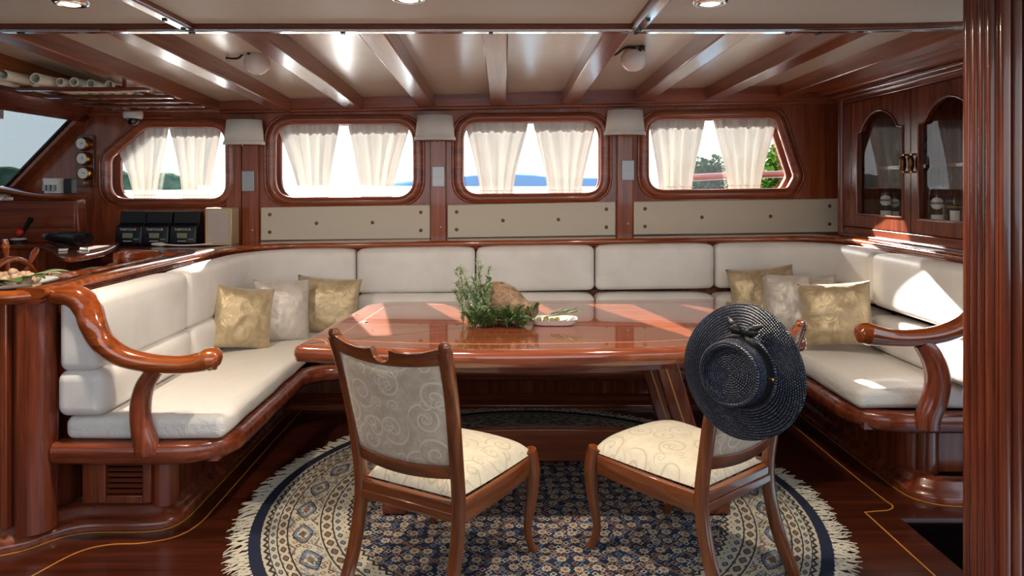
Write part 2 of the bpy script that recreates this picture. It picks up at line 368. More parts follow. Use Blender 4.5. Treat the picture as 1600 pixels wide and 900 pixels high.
# diagonal lattice lines
la = t.mt('ABSOLUTE', t.mt('SUBTRACT', t.mt('FRACT', t.mt('MULTIPLY', t.mt('ADD', s[0], s[1]), 5.0)), .5)); lb = t.mt('ABSOLUTE', t.mt('SUBTRACT', t.mt('FRACT', t.mt('MULTIPLY', t.mt('SUBTRACT', s[0], s[1]), 5.0)), .5))
lat = t.mt('MAXIMUM', t.mt('LESS_THAN', la, .03), t.mt('LESS_THAN', lb, .03))
field = t.mix(fm, t.mix(lat, small, BRN), flower)
def band(r0, r1, N, bg, stops, ph=0.0, asp=1.0):
    u = t.mt('SUBTRACT', t.mt('FRACT', t.mt('ADD', t.mt('MULTIPLY', an, N), ph)), .5); vv = t.mt('SUBTRACT', t.mt('DIVIDE', t.mt('SUBTRACT', r_, r0), r1-r0), .5)
    d = t.mt('ADD', t.mt('POWER', t.mt('ABSOLUTE', t.mt('MULTIPLY', u, asp)), 1.3), t.mt('POWER', t.mt('ABSOLUTE', vv), 1.3))
    return t.ramp(d, stops, 'CONSTANT')
zig = lambda r0, r1, N: t.mix(t.mt('LESS_THAN', t.mt('ABSOLUTE', t.mt('SUBTRACT', t.mt('FRACT', t.mt('ADD', t.mt('DIVIDE', t.mt('SUBTRACT', r_, r0), r1-r0), t.mt('ABSOLUTE', t.mt('SUBTRACT', t.mt('FRACT', t.mt('MULTIPLY', an, N)), .5)))), .5)), .2), BEI, DRK)
tri = [(0, BRN), (.16, DRK), (.26, BEI), (.62, BRN)]
flo = [(0, SLT), (.12, DRK), (.22, BEI), (.5, BEI), (.66, SLT)]
big = [(0, BRN), (.07, BEI), (.15, SLT), (.24, DRK), (.29, BEI), (.52, BEI), (.60, BRN), (.68, BEI)]
mid = t.mix(t.mt('LESS_THAN', t.mt('ABSOLUTE', t.mt('SUBTRACT', d2, .28)), .08), band(.78, .87, 30, BEI, big), t.ramp(cs[1], [(0, SLT), (.4, BRN), (.7, DRK)], 'CONSTANT'))
res = field
for (r0, c) in ((.665, zig(.665, .69, 120)), (.69, BEI), (.695, band(.695, .725, 90, BEI, flo)), (.725, DRK), (.73, band(.73, .765, 80, BEI, tri)), (.765, DRK), (.77, BEI), (.775, mid), (.872, DRK), (.877, band(.877, .905, 100, BEI, tri)), (.905, DRK), (.909, band(.909, .932, 120, BEI, flo)), (.932, DRK), (.935, zig(.935, .96, 150)), (.958, NAVY)):
    res = t.mix(t.mt('GREATER_THAN', r_, r0), res, c)
fz = t.noise(tc, 420, 2)
t.p(Base_Color=t.mix(.35, res, t.mix(fz, DRK, BEI), 'MULTIPLY'), Roughness=.95); t.bump(fz, .5, .003)

# ================================================================== STRUCTURE
YW = 4.90
# ---- floor
fl = thing('floor', 'dark varnished mahogany plank floor of the saloon', 'floor', (0, 3, 0), kind='structure')
MB().bb(-4.2, 1.67, -1.5, 5.0, -.06, -.022).bb(1.67, 2.9, 2.86, 5.0, -.06, -.022).build('subfloor', 'dark_void', fl)
k = 0; y = 1.5
while y < 4.45:
    y1 = y+.098
    x1 = 2.7 if y > 2.86 else 1.67
    MB().bb(-4.1, x1, y, y1-.0008, -.022, 0).build('plank', 'floor_wood', fl); y = y1
MB().bb(-4.1, 1.67, -1.5, 1.498, -.022, 0).build('plank', 'floor_wood', fl)
ad = tag(MB().bb(-4.1, 1.67, -8, -1.5, -.04, 0).bb(1.67, 2.9, -8, -.6, -.04, 0).build('bounce_deck', 'teak', None), 'unseen bare teak deck added behind the saloon to bounce sunlight inside', 'deck', kind='structure')  # added out of view; sunlit teak bounces fill light into the saloon
# stairwell going down beside the floor edge
stw = thing('trim_1', 'dark stairwell opening in the floor beside the reeded post', 'stairwell', (2.2, 2.3, -.5), kind='structure')
MB().bb(1.67, 2.9, -.6, 2.86, -1.55, -1.52).bb(1.66, 1.668, -.6, 2.86, -1.55, -.03).bb(1.67, 2.9, 2.862, 2.87, -1.55, -.03).build('stairwell_lining', 'dark_void', stw)
def strip(path, wd, name, lab, n):
    mb = MB(); mb.sweep([Vector((p[0], p[1], .0006)) for p in path], [(-wd/2, -.0004), (wd/2, -.0004), (wd/2, .0006), (-wd/2, .0006)])
    return tag(mb.build(name, 'inlay', None), lab, 'inlay', kind='structure')
lp = smooth_path([V(-1.78, 2.2, 0), V(-1.70, 2.42, 0), V(-1.63, 2.60, 0), V(-1.54, 2.66, 0), V(-1.42, 2.672, 0), V(-1.31, 2.72, 0), V(-1.262, 2.82, 0), V(-1.256, 3.0, 0), V(-1.26, 3.6, 0), V(-1.26, 4.25, 0)], 8)
strip(lp, .006, 'trim_2', 'thin golden inlay line in the floor curving along the left settee plinth', 2)
rp = smooth_path([V(1.69, 4.25, 0), V(1.69, 3.4, 0), V(1.695, 3.06, 0), V(1.70, 2.985, 0), V(1.66, 2.945, 0), V(1.60, 2.935, 0)], 8)+[V(1.548, 2.925, 0), V(1.547, 2.4, 0), V(1.547, 1.4, 0)]
strip(rp, .006, 'trim_3', 'thin golden inlay line in the floor hooking round before the stairwell', 3)

# ---- back wall (ship's side) with four windows
WIN = [  # corner pixels and radii (pixels) of each opening
    ([(172, 248), (172, 311), (354, 311), (353, 199), (228, 199)], [16, 26, 26, 26, 14]),
    ([(430, 194), (430, 309), (647, 308), (646, 193)], [30, 30, 30, 30]),
    ([(723, 191), (723, 304), (939, 302), (939, 189)], [26, 26, 26, 26]),
    ([(1013, 187), (1013, 298), (1230, 295), (1241, 275), (1211, 184)], [24, 26, 10, 12, 16])]
def win_poly(i, Y, n=7):
    pts, rd = WIN[i]; s = YW/F
    pp = [P(a, b, YW) for a, b in pts]
    return [Vector((q.x, Y, q.z)) for q in round_poly(pp, [r*s for r in rd], n)]
zb = .2
XL0, XL1 = P(20, 292, YW).x, P(128, 176, YW).x
outer = [V(-3.52, YW, zb), V(2.9, YW, zb), V(2.9, YW, 2.3), V(XL1-.0, YW, 2.3), V(XL1, YW, 1.90), V(XL0, YW, 1.385), V(-3.52, YW, 1.385)]
wb = thing('wall_back', 'varnished mahogany hull side wall with four curtained windows', 'wall', (0, YW, 0), kind='structure')
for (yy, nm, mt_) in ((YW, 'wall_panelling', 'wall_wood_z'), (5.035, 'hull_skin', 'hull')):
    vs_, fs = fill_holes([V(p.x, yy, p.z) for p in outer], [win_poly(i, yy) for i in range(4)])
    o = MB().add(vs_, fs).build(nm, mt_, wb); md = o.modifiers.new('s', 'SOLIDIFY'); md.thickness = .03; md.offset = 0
    o.location.y = .015
# header band and moulding under the beams, rising to the right with the sheer
def zs(px, py, Y=YW): return P(px, py, Y).z
hb = [P(128, 178, YW), P(1320, 158, YW)]
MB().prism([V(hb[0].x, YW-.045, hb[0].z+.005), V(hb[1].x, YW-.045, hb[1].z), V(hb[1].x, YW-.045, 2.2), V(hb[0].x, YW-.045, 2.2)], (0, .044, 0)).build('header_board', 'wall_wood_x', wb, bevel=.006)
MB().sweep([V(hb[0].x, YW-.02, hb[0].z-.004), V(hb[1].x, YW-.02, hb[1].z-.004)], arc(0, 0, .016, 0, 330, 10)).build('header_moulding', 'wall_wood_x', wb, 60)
# pilasters between windows
for (x0, x1, yt, yb) in ((378, 404, 186, 381), (672, 697, 180, 376), (964, 989, 175, 371)):
    a, b = P(x0, 300, YW-.03).x, P(x1, 300, YW-.03).x
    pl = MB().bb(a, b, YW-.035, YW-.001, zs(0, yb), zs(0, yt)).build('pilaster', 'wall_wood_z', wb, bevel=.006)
    MB().lathe([(.0, -.012), (.006, -.010), (.007, 0)], ((a+b)/2+.02, YW-.036, zs(0, yb-22)), 10, Matrix.Rotation(PI/2, 3, 'X').inverted()).build('stud', 'ink_white', pl, 60)
a, b = P(352, 300, YW-.03).x, P(376, 300, YW-.03).x
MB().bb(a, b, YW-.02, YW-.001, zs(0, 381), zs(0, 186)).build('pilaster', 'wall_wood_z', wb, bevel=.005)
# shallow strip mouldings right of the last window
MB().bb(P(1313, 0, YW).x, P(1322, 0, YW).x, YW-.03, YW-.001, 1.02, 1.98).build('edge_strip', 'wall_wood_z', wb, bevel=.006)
# ---- windows
HALF = [(.036*math.cos(math.radians(a)), .030*math.sin(math.radians(a))) for a in range(0, 181, 20)]
for i in range(4):
    wp = win_poly(i, YW)
    lab = ['leftmost window with a slanted upper left corner, behind pale curtains', 'second window from the left, rounded rectangle with mahogany frame', 'third window from the left, rounded rectangle behind the table centrepiece', 'rightmost window with a slanted right edge, trees outside'][i]
    c = sum(wp, Vector())/len(wp)
    e = thing('window_%d' % (i+1), lab, 'window', (c.x, YW, min(p.z for p in wp)), kind='structure')
    cen = c; off = []
    for p in wp:
        off.append(Vector((p.x, YW, p.z)))
    n = len(off); op = []
    for k_ in range(n):
        a, b = off[k_-1], off[(k_+1) % n]; tt = (b-a).normalized(); nr = Vector((tt.z, 0, -tt.x))
        if nr.dot(off[k_]-cen) < 0: nr = -nr
        op.append(off[k_]+nr*.030)
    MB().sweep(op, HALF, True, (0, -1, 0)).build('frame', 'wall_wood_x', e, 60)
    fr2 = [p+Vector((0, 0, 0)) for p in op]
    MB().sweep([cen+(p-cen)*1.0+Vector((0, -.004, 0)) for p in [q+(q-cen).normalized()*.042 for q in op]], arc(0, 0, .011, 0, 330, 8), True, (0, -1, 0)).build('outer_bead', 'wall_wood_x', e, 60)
    vs_, fs = fill_holes([Vector((p.x, 5.012, p.z)) for p in [q+(q-cen).normalized()*.02 for q in off]], [])
    MB().add(vs_, fs).build('pane', 'pane', e, solid=.005)
# ---- curtains
CUR = [
    (187, 263, 200, 209, 243, 311, 'left curtain of the leftmost window, cut along the slanted frame', 1),
    (265, 347, 199, 284, 326, 311, 'right curtain of the leftmost window beside the first wall lamp', 0),
    (432, 531, 194, 467, 512, 309, 'left curtain of the second window from the left', 0),
    (543, 642, 193, 563, 612, 308, 'right curtain of the second window from the left', 0),
    (726, 826, 191, 751, 801, 304, 'left curtain of the third window, above the table plant', 0),
    (832, 932, 190, 857, 908, 303, 'right curtain of the third window beside the rightmost wall lamp', 0),
    (1013, 1102, 186, 1031, 1081, 298, 'left curtain of the rightmost window', 0),
    (1114, 1215, 184, 1139, 1189, 296, 'right curtain of the rightmost window, trees showing past it', 0)]
for ci, (a0, a1, yt, b0, b1, yb, lab, slant) in enumerate(CUR):
    Yc = YW+.060; rnd = random.Random(ci*13+3); nf = rnd.uniform(3.6, 4.8); ph = rnd.uniform(0, 6)
    e = thing('curtain', 'cream sheer gathered curtain: '+lab, 'curtain', P((b0+b1)/2, yb+3, Yc), group='sheer window curtains')
    U, Vn = 64, 26
    def cpt(u, v, dy=0.0, slant=slant):
        s = v**.85
        s2 = s*s*(3-2*s)*.6+s*.4
        x = (a0+(a1-a0)*u)*(1-s2)+(b0+(b1-b0)*u)*s2
        top = yt-4
        if slant:
            top = max(top, min(250, 199+(228-(a0+(a1-a0)*u))*1.0)-3)
        yy = top+(yb+4-top)*v
        q = P(x, yy, Yc)
        wgt = .35+.65*min(1, v*3)
        amp = .017*wgt
        uu = u+.035*math.sin(u*7+ph+v*2)
        q.y += amp*math.sin(2*PI*nf*uu+ph)+.005*math.sin(2*PI*nf*2.3*uu+1.3*ph+v*2)+.004*math.sin(v*5+u*9)+dy
        return q
    vs_ = [cpt(u/U, v/Vn) for v in range(Vn+1) for u in range(U+1)]
    fs = [(v*(U+1)+u, v*(U+1)+u+1, (v+1)*(U+1)+u+1, (v+1)*(U+1)+u) for v in range(Vn) for u in range(U)]
    cb = MB().add(vs_, fs).build('curtain_cloth', 'curtain', e, 180)
    vs_ = [cpt(u/U, v/Vn*(.17+.012*math.sin(u*.9+ph)+.012*math.sin(u*.41)), -.006) for v in range(0, Vn+1, 5) for u in range(U+1)]
    nv = len(range(0, Vn+1, 5))-1
    fs = [(v*(U+1)+u, v*(U+1)+u+1, (v+1)*(U+1)+u+1, (v+1)*(U+1)+u) for v in range(nv) for u in range(U)]
    MB().add(vs_, fs).build('gathered_heading', 'curtain', e, 180)
    MB().tube([P(b0-4, yb-6, Yc-.016), P(b1+4, yb-6, Yc-.016)], .0022, 6).build('lower_cord', 'paper', e)
# ---- ceiling
ce = thing('ceiling', 'cream lacquered ceiling panels between mahogany deck beams', 'ceiling', (0, 3.8, 2.0), kind='structure')
YT = 2.757
def bz(px_unused, X, Y):      # beam underside: drops towards the ship's side, sheer rising to the right
    return 1.968+.028*X*max(0, (Y-2.0)/2.9)**1.0+.030*(4.9-Y)
def beam(X, wd=.112, name='beam'):
    y0, y1 = YT-.02, YW-.046
    dz = .105
    vs_ = []
    for yy in (y0, y1):
        z = bz(0, X, yy); vs_ += [V(X-wd/2, yy, z), V(X+wd/2, yy, z), V(X+wd/2, yy, z+dz+.05), V(X-wd/2, yy, z+dz+.05)]
    return MB().add(vs_, [(0,1,2,3), (7,6,5,4), (0,4,5,1), (1,5,6,2), (2,6,7,3), (3,7,4,0)]).build(name, 'beam_y', ce, bevel=.007)
for k_ in range(-7, 5): beam(-.037+.51*k_)
for k_ in range(-7, 5):
    xa, xb = -.037+.51*k_-.26, -.037+.51*k_+.26
    vs_ = []
    for yy in (YT-.02, YW):
        za, zb_ = bz(0, xa, yy)+.088, bz(0, xb, yy)+.088
        vs_ += [V(xa, yy, za), V(xb, yy, zb_), V(xb, yy, zb_+.05), V(xa, yy, za+.05)]
    MB().add(vs_, [(0,1,2,3), (7,6,5,4), (0,4,5,1), (1,5,6,2), (2,6,7,3), (3,7,4,0)]).build('ceiling_panel', 'ceiling_cream', ce)
# near ceiling: three cream panels divided by metal-faced battens
for (x0, x1) in ((-4.2, -1.30), (-1.24, .51), (.57, 3.0)):
    MB().bb(x0, x1, .30, YT-.035, 2.045, 2.085).build('ceiling_panel', 'ceiling_near', ce, bevel=.004)
MB().bb(-4.2, 3.0, .30, 5.1, 2.30, 2.34).build('deck', 'dark_void', ce)
for x in (-1.27, .54):
    bt = MB().bb(x-.03, x+.03, .30, YT-.03, 2.028, 2.075).build('batten', 'mahogany_y', ce, bevel=.003)
    MB().bb(x-.018, x+.018, .30, YT-.032, 2.022, 2.0275).build('metal_strip', 'chrome', bt, bevel=.001)
    for q in (2.55, 2.7): MB().bb(x-.008, x+.008, q, q+.014, 2.016, 2.0215).build('clip', 'black', bt)
tp = [V(-4.2, YT, 2.03), V(1.1, YT, 2.03)]+smooth_path([V(1.1, YT, 2.03), V(1.6, YT-.02, 2.032), V(2.0, YT-.09, 2.036), V(2.5, YT-.25, 2.04)], 8)[1:]
td = MB().sweep(tp, [(-.03, -.005), (.03, -.005), (.03, .07), (-.03, .07)]).build('trim_board', 'mahogany_x', ce, bevel=.004)
MB().sweep([p+Vector((0, .004, -.008)) for p in tp], [(-.017, -.004), (.017, -.004), (.017, .0029), (-.017, .0029)]).build('metal_strip', 'chrome', td)
for px in (33, 300, 536, 767, 993, 1232, 1278): 
    q = P(px, 47, YT); MB().bb(q.x-.008, q.x+.008, YT-.014, YT+.012, 2.0115, 2.0175).build('clip', 'black', td)
MB().bb(-4.2, 3.0, YT-.02, YT+.01, 2.08, 2.32).build('upper_board', 'mahogany_x', ce)
# ---- right side: soffit, wall behind cabinet
wr = thing('wall_right', 'mahogany bulkhead and sloping soffit boards above the glazed cabinet', 'wall', (2.8, 4, 0), kind='structure')
MB().bb(2.74, 2.80, 2.87, 5.0, 0, 2.25).bb(2.1, 2.74, 2.76, 2.80, 1.99, 2.25).build('bulkhead', 'mahogany_z', wr)
for (x0, x1, z0, z1) in ((2.10, 2.20, 2.055, 2.2), (2.20, 2.27, 2.02, 2.2), (2.27, 2.36, 2.035, 2.2)):
    MB().bb(x0, x1, 2.8, 4.80, z0, z1).build('soffit_board', 'beam_y', wr, bevel=.008)
for (x, z, r) in ((2.262, 2.005, .018), (2.285, 1.985, .016)):
    MB().tube([V(x, 2.8, z), V(x, 4.72, z)], r, 10).build('crown_moulding', 'mahogany_y', wr, 60)
# ---- reeded post in the foreground
po = thing('reeded_post', 'tall dark mahogany post with vertical reeds, right foreground', 'post', (1.55, 2.06, 0))
MB().bb(1.470, 1.95, 2.03, 2.175, -.3, 2.042).build('post_core', 'mahogany_z', po)
for i in range(13):
    MB().lathe([(.0158, -.3), (.0158, 2.042)], (1.488+i*.0335, 2.028, 0), 14).build('reed', 'mahogany_z', po, 60)
for i in range(4): MB().lathe([(.0158, -.3), (.0158, 2.042)], (1.471, 2.058+i*.0335, 0), 14).build('reed', 'mahogany_z', po, 60)
MB().bb(2.90, 2.96, -1.5, 2.86, -.04, .95).build('light_block_bulkhead', 'mahogany_z', wr)  # added out of view to block light from the open right side
wa = thing('wall_light_block', 'low mahogany bulkhead added unseen behind the viewer to block deck light', 'wall', (-.6, -1.5, 0), kind='structure')
MB().bb(-3.6, 2.96, -1.56, -1.50, -.04, 1.10).build('light_block_bulkhead', 'mahogany_z', wa)  # added out of view; keeps deck light off the floor and settee base
# ---- left: windscreen and forward bulkhead
wl = thing('wall_left', 'mahogany windscreen pillar frame at the helm', 'wall', (-3.3, 4.5, 1.3), kind='structure')
e0, e1 = V(XL1, 0, 1.90), V(XL0, 0, 1.385)
d_ = (e1-e0).normalized(); nr = V(-d_.z, 0, d_.x)
def slant_board(y0, y1, t0, t1, th, nm, mt_, par):
    a, b = e0+d_*t0, e0+d_*t1
    mb = MB(); mb.prism([a+V(0, y0, 0), b+V(0, y0, 0), b+V(0, y1, 0), a+V(0, y1, 0)], nr*th); return mb.build(nm, mt_, par, bevel=.004)
LL = (e1-e0).length
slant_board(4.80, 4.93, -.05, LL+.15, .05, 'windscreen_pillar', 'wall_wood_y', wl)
slant_board(-1.5, 4.93, -.12, .02, .05, 'windscreen_header', 'mahogany_y', wl)
slant_board(-1.5, 4.93, LL-.02, LL+.25, .05, 'windscreen_sill', 'mahogany_y', wl)
MB().bb(-3.60, -3.54, -1.5, 4.93, -.06, 1.36).build('forward_bulkhead', 'mahogany_z', wl)
MB().bb(-3.3, XL1+.06, -1.5, 4.85, 1.93, 2.30).build('side_header', 'mahogany_y', wl)
w5 = thing('window_5', 'raked windscreen pane at the helm showing pale sky and a green hill', 'window', (-3.3, 3.5, 1.4), kind='structure')
a, b = e0+d_*.02+nr*.02, e0+d_*(LL-.02)+nr*.02
MB().prism([a+V(0, -1.5, 0), b+V(0, -1.5, 0), b+V(0, 4.80, 0), a+V(0, 4.80, 0)], nr*.006).build('pane', 'pane_tint', w5)
a, b = e0+d_*.02+nr*.012, e0+d_*(LL-.02)+nr*.012
MB().tube([a+V(0, 4.795, 0), b+V(0, 4.795, 0)], .012, 8).build('rubber_seal', 'black', w5, 60)

# ================================================================== SETTEE
ZS = lambda X: .0145*(X+1.7)            # sheer of the coaming rail
st = thing('settee', 'built-in U-shaped mahogany settee base with curved armrests and coaming rail', 'settee', (0, 3.9, 0))
# coaming rail
rail = [(-1.80, 2.60), (-1.80, 4.18)]+arc(-1.37, 4.18, .43, 180, 90, 10)+[(1.83, 4.61)]+arc(1.83, 4.20, .41, 90, 0, 10)+[(2.24, 2.93)]
tot, at = resample(rail, .05)
N_ = 150; rpts = []
for i in range(N_+1):
    q = at(tot*i/N_); rpts.append(V(q.x, q.y, 1.0+ZS(q.x)))
prof = [(-.06, -.028), (.035, -.028), (.05, -.02), (.054, -.008), (.05, .004), (.04, .010), (-.045, .012), (-.058, .006)]
MB().sweep(rpts, prof).build('coaming_rail', 'arm_wood', st, 50)
MB().sweep([p+Vector((0, 0, -.0395)) for p in rpts], [(-.05, -.011), (.028, -.011), (.036, 0), (.028, .011), (-.05, .011)]).build('rail_bead', 'mahogany_x', st, 50)
MB().sweep([V(p.x, p.y, .48) for p in rpts], [(-.055, -.42), (-.02, -.42), (-.02, .46), (-.055, .46)]).build('back_board', 'mahogany_z', st)
# shelf between rail and ship's side
vs_ = []
for x in (-1.78, 2.2): vs_ += [V(x, 4.62, .985+ZS(x)), V(x, YW-.002, .985+ZS(x)), V(x, YW-.002, 1.005+ZS(x)), V(x, 4.62, 1.005+ZS(x))]
MB().add(vs_, [(0,1,2,3), (7,6,5,4), (0,4,5,1), (1,5,6,2), (2,6,7,3), (3,7,4,0)]).build('shelf_board', 'mahogany_x', st)
# seat frame rail (front edge of the U)
fr = [(-1.74, 2.675), (-1.30, 2.675)]+arc(-1.19, 2.765, .09, -90, 0, 6)+[(-1.10, 3.70)]+arc(-.98, 3.70, .12, 180, 118, 4)+arc(-.95, 3.92, .10, 240, 270, 3)[::1]+[(-.9, 3.82)]
fr = [(-1.76, 2.675), (-1.28, 2.675)]+arc(-1.28, 2.855, .18, -90, 0, 8)+[(-1.10, 3.66), (-1.07, 3.74), (-1.0, 3.80), (-.92, 3.82), (1.42, 3.82), (1.50, 3.79), (1.56, 3.70), (1.58, 3.60), (1.58, 3.22)]+arc(1.79, 3.22, .21, 180, 270, 8)+[(2.24, 3.01)]
MB().sweep([V(x, y, .352) for x, y in fr], [(-.05, -.04), (.012, -.04), (.026, -.025), (.03, 0), (.026, .026), (.012, .040), (-.05, .040)][::-1]).build('seat_frame', 'mahogany_x', st, 50)
MB().bb(-1.74, -1.13, 2.70, 4.5, .31, .34).bb(-1.13, 1.60, 3.85, 4.5, .31, .34).bb(1.61, 2.20, 3.05, 4.5, .31, .34).build('seat_board', 'mahogany_y', st)
# base panels and plinth
bp = [(-1.74, 2.82), (-1.46, 2.82)]+arc(-1.46, 2.90, .08, -90, 0, 5)+[(-1.38, 4.32), (1.86, 4.32), (1.86, 3.22)]+arc(1.94, 3.22, .08, 180, 270, 5)+[(2.22, 3.14)]
MB().sweep([V(x, y, .20) for x, y in bp], [(-.02, -.115), (0, -.115), (0, .115), (-.02, .115)]).build('base_panel', 'mahogany_z', st, 40)
pp_ = [(-2.2, 2.52), (-1.95, 2.56)]+[(p.x, p.y) for p in smooth_path([V(-1.95, 2.56, 0), V(-1.84, 2.62, 0), V(-1.76, 2.715, 0), V(-1.66, 2.755, 0), V(-1.46, 2.76, 0), V(-1.37, 2.79, 0), V(-1.335, 2.88, 0), V(-1.335, 3.1, 0)], 5)][1:]+[(-1.335, 4.27), (1.81, 4.27), (1.81, 3.30)]+[(p.x, p.y) for p in smooth_path([V(1.81, 3.30, 0), V(1.82, 3.10, 0), V(1.87, 3.02, 0), V(1.97, 2.98, 0), V(2.24, 2.97, 0)], 5)][1:]
MB().sweep([V(x, y, .001) for x, y in pp_], [(-.10, 0), (0, 0), (.003, .02), (-.004, .034), (-.022, .046), (-.038, .060), (-.046, .082), (-.056, .09), (-.10, .09)]).build('plinth', 'mahogany_x', st, 40)
MB().sweep([V(x, y, .0035) for x, y in pp_], [(.003, -.0025), (.008, -.0025), (.008, 0), (.003, 0)]).build('plinth_inlay', 'inlay', st)
# louvred vent in the near end of the left base
vx0, vx1, vz0, vz1 = -1.66, -1.44, .105, .30
vent = MB().bb(vx0, vx0+.035, 2.785, 2.819, vz0, vz1).bb(vx1-.035, vx1, 2.785, 2.819, vz0, vz1).bb(vx0+.035, vx1-.035, 2.785, 2.819, vz0, vz0+.03).bb(vx0+.035, vx1-.035, 2.785, 2.819, vz1-.03, vz1).build('vent_frame', 'mahogany_z', st, bevel=.004)
MB().bb(vx0+.035, vx1-.035, 2.812, 2.8195, vz0+.03, vz1-.03).build('vent_back', 'dark_void', vent)
for i in range(6):
    MB().box(((vx0+vx1)/2, 2.800, vz0+.042+i*.0225), (vx1-vx0-.07, .015, .005), Matrix.Rotation(math.radians(38), 3, 'X')).build('slat', 'mahogany_x', vent)
for (x, y) in ((-1.41, 2.85), (1.955, 3.165)):
    MB().lathe([(.055, .085), (.055, .312)], (x, y, 0), 20).build('corner_post', 'mahogany_z', st, 60)
# armrests
def armrest(pts, rads, post, prads, up):
    pth = smooth_path(pts, 8); a = MB().tube(pth, lerps(rads, len(pth)), 14, 1.0, up).build('armrest', 'arm_wood', st, 60)
    end = pts[-1]; r = rads[-1]
    pth = smooth_path(post, 8); MB().tube(pth, lerps(prads, len(pth)), 14, 1.1, (0, 1, 0)).build('arm_post', 'mahogany_z', a, 60)
    return a
ya = 2.665
L = [(40, 470), (84, 462), (118, 464), (137, 482), (146, 508), (160, 534), (190, 556), (232, 567), (280, 570), (312, 566), (326, 562), (338, 561), (345, 562)]
armrest([P(x, y, ya-.02*(i > 3)) for i, (x, y) in enumerate(L)], [.022, .030, .046, .052, .050, .046, .042, .038, .036, .036, .040, .046, .042, .026][:13]+[.02], [P(x, y, ya) for x, y in ((248, 572), (228, 600), (220, 632), (221, 664), (228, 690), (230, 700), (230, 708))], [.026, .033, .036, .038, .042, .044, .042], (0, 1, 0))
yr = 2.985
R_ = [(1548, 470), (1528, 488), (1505, 508), (1470, 522), (1430, 528), (1395, 528), (1372, 525), (1356, 522), (1343, 521), (1338, 521)]
armrest([P(x, y, yr) for x, y in R_], [.045, .045, .043, .040, .038, .038, .044, .050, .042, .022], [P(x, y, yr) for x, y in ((1440, 535), (1457, 560), (1465, 592), (1461, 622), (1452, 645), (1449, 658), (1449, 668))], [.034, .044, .048, .048, .048, .048, .046], (0, 1, 0))

# ---- back cushions: an upper pad above a lumbar roll
BP = [(-1.575, 2.64), (-1.575, 4.16)]+arc(-1.235, 4.16, .34, 180, 90, 10)+[(1.72, 4.50)]+arc(1.72, 4.16, .34, 90, 0, 10)+[(2.06, 2.95)]
btot, bat = resample(BP, .05)
def sub(s0, s1, n=30): return [(bat(s0+(s1-s0)*i/n).x, bat(s0+(s1-s0)*i/n).y) for i in range(n+1)]
def s_at(cond):
    for i in range(4000):
        q = bat(btot*i/4000)
        if cond(q): return btot*i/4000
    return btot
cuts = [0, s_at(lambda q: q.y > 3.42), s_at(lambda q: q.x > -.978), s_at(lambda q: q.x > -.186), s_at(lambda q: q.x > .603), s_at(lambda q: q.x > 1.396), s_at(lambda q: q.x > 2.0 and q.y < 3.84), btot]
BL = ['nearest on the left side, its end towards the viewer', 'curving round the left corner behind three pillows', 'along the back, left of the table plant', 'along the back, directly behind the table plant', 'along the back, third from the left corner', 'curving round the right corner behind four pillows', 'nearest on the right side, lit by a bright sun patch']
for i in range(7):
    s0, s1 = cuts[i]+.004, cuts[i+1]-.004
    mid_ = bat((s0+s1)/2)
    e = thing('back_cushion', 'cream leather settee back cushion '+BL[i], 'cushion', (mid_.x, mid_.y, .5), group='settee back cushions')
    pad(MB(), sub(s0, s1), -.155, 0, .675, .965, .035, .010, zf=ZS).build('upper_pad', 'leather', e, 180)
    pad(MB(), sub(s0, s1), -.165, .022, .498, .678, .04, .012, zf=lambda X: 0).build('lumbar_pad', 'leather', e, 180)
# ---- seat cushions
for (pth, n0, n1, lab) in (([(-1.105, 2.69), (-1.105, 4.48)], -.63, .0, 'along the left side, near end showing a pleated flap'),
                           ([(-1.075, 3.835), (1.555, 3.835)], -.64, 0, 'along the back, mostly hidden by the table'),
                           ([(1.585, 4.48), (1.585, 3.055)], -.62, 0, 'along the right side under the big gold pillow')):
    if pth[0][0] == -1.105: pth = [(-1.105, 2.69), (-1.105, 4.48)]
    o = pad(MB(), pth, n0, n1, .394, .488, .032, .008, wr=.004).build('seat_cushion', 'seat_leather', None, 180)
    tag(o, 'cream leather settee seat cushion '+lab, 'cushion', 'settee seat cushions')

# ---- pillows
def pillow(c, w_, h_, th, rx, ry, rz, mat, lab, seed=0):
    n = 22; rnd = random.Random(seed); R3 = Matrix.Rotation(rz, 3, 'Z') @ Matrix.Rotation(rx, 3, 'X') @ Matrix.Rotation(ry, 3, 'Y'); vs_ = []
    for sgn in (-1, 1):
        for j in range(n+1):
            for i in range(n+1):
                u, v = 2*i/n-1, 2*j/n-1
                e = (1-abs(u)**2.6)*(1-abs(v)**2.6)
                pin = 1-.07*(1-abs(v)**2)*(abs(u)**2) ; pin2 = 1-.07*(1-abs(u)**2)*(abs(v)**2)
                d = th/2*max(0, e)**.55
                wrk = .010*noise.noise(Vector((u*2.2+seed, v*2.2, sgn*3)))+.005*noise.noise(Vector((u*5+seed, v*5, sgn*7)))
                d2 = d+(wrk*min(1, 4*e))
                q = Vector((u*w_/2*pin, sgn*d2+.012*u*v*sgn*0, v*h_/2*pin2+h_/2))
                vs_.append(Vector(c)+R3 @ (q-Vector((0, 0, h_/2)))+Vector((0, 0, 0)))
    m = (n+1)**2
    fs = [(j*(n+1)+i, j*(n+1)+i+1, (j+1)*(n+1)+i+1, (j+1)*(n+1)+i) for j in range(n) for i in range(n)]
    fs = fs+[tuple(reversed([k+m for k in f])) for f in fs]
    o = MB().add(vs_, fs).build('throw_pillow', mat, None, 180)
    return tag(o, lab, 'pillow', 'satin throw pillows')
R = math.radians
def pil(px, py, Y, wpx, hpx, th, rx, ry, rz, mat, lab, seed):
    s = Y/F; pillow(P(px, py, Y), wpx*s, hpx*s, th, R(rx), R(ry), R(rz), mat, lab, seed)
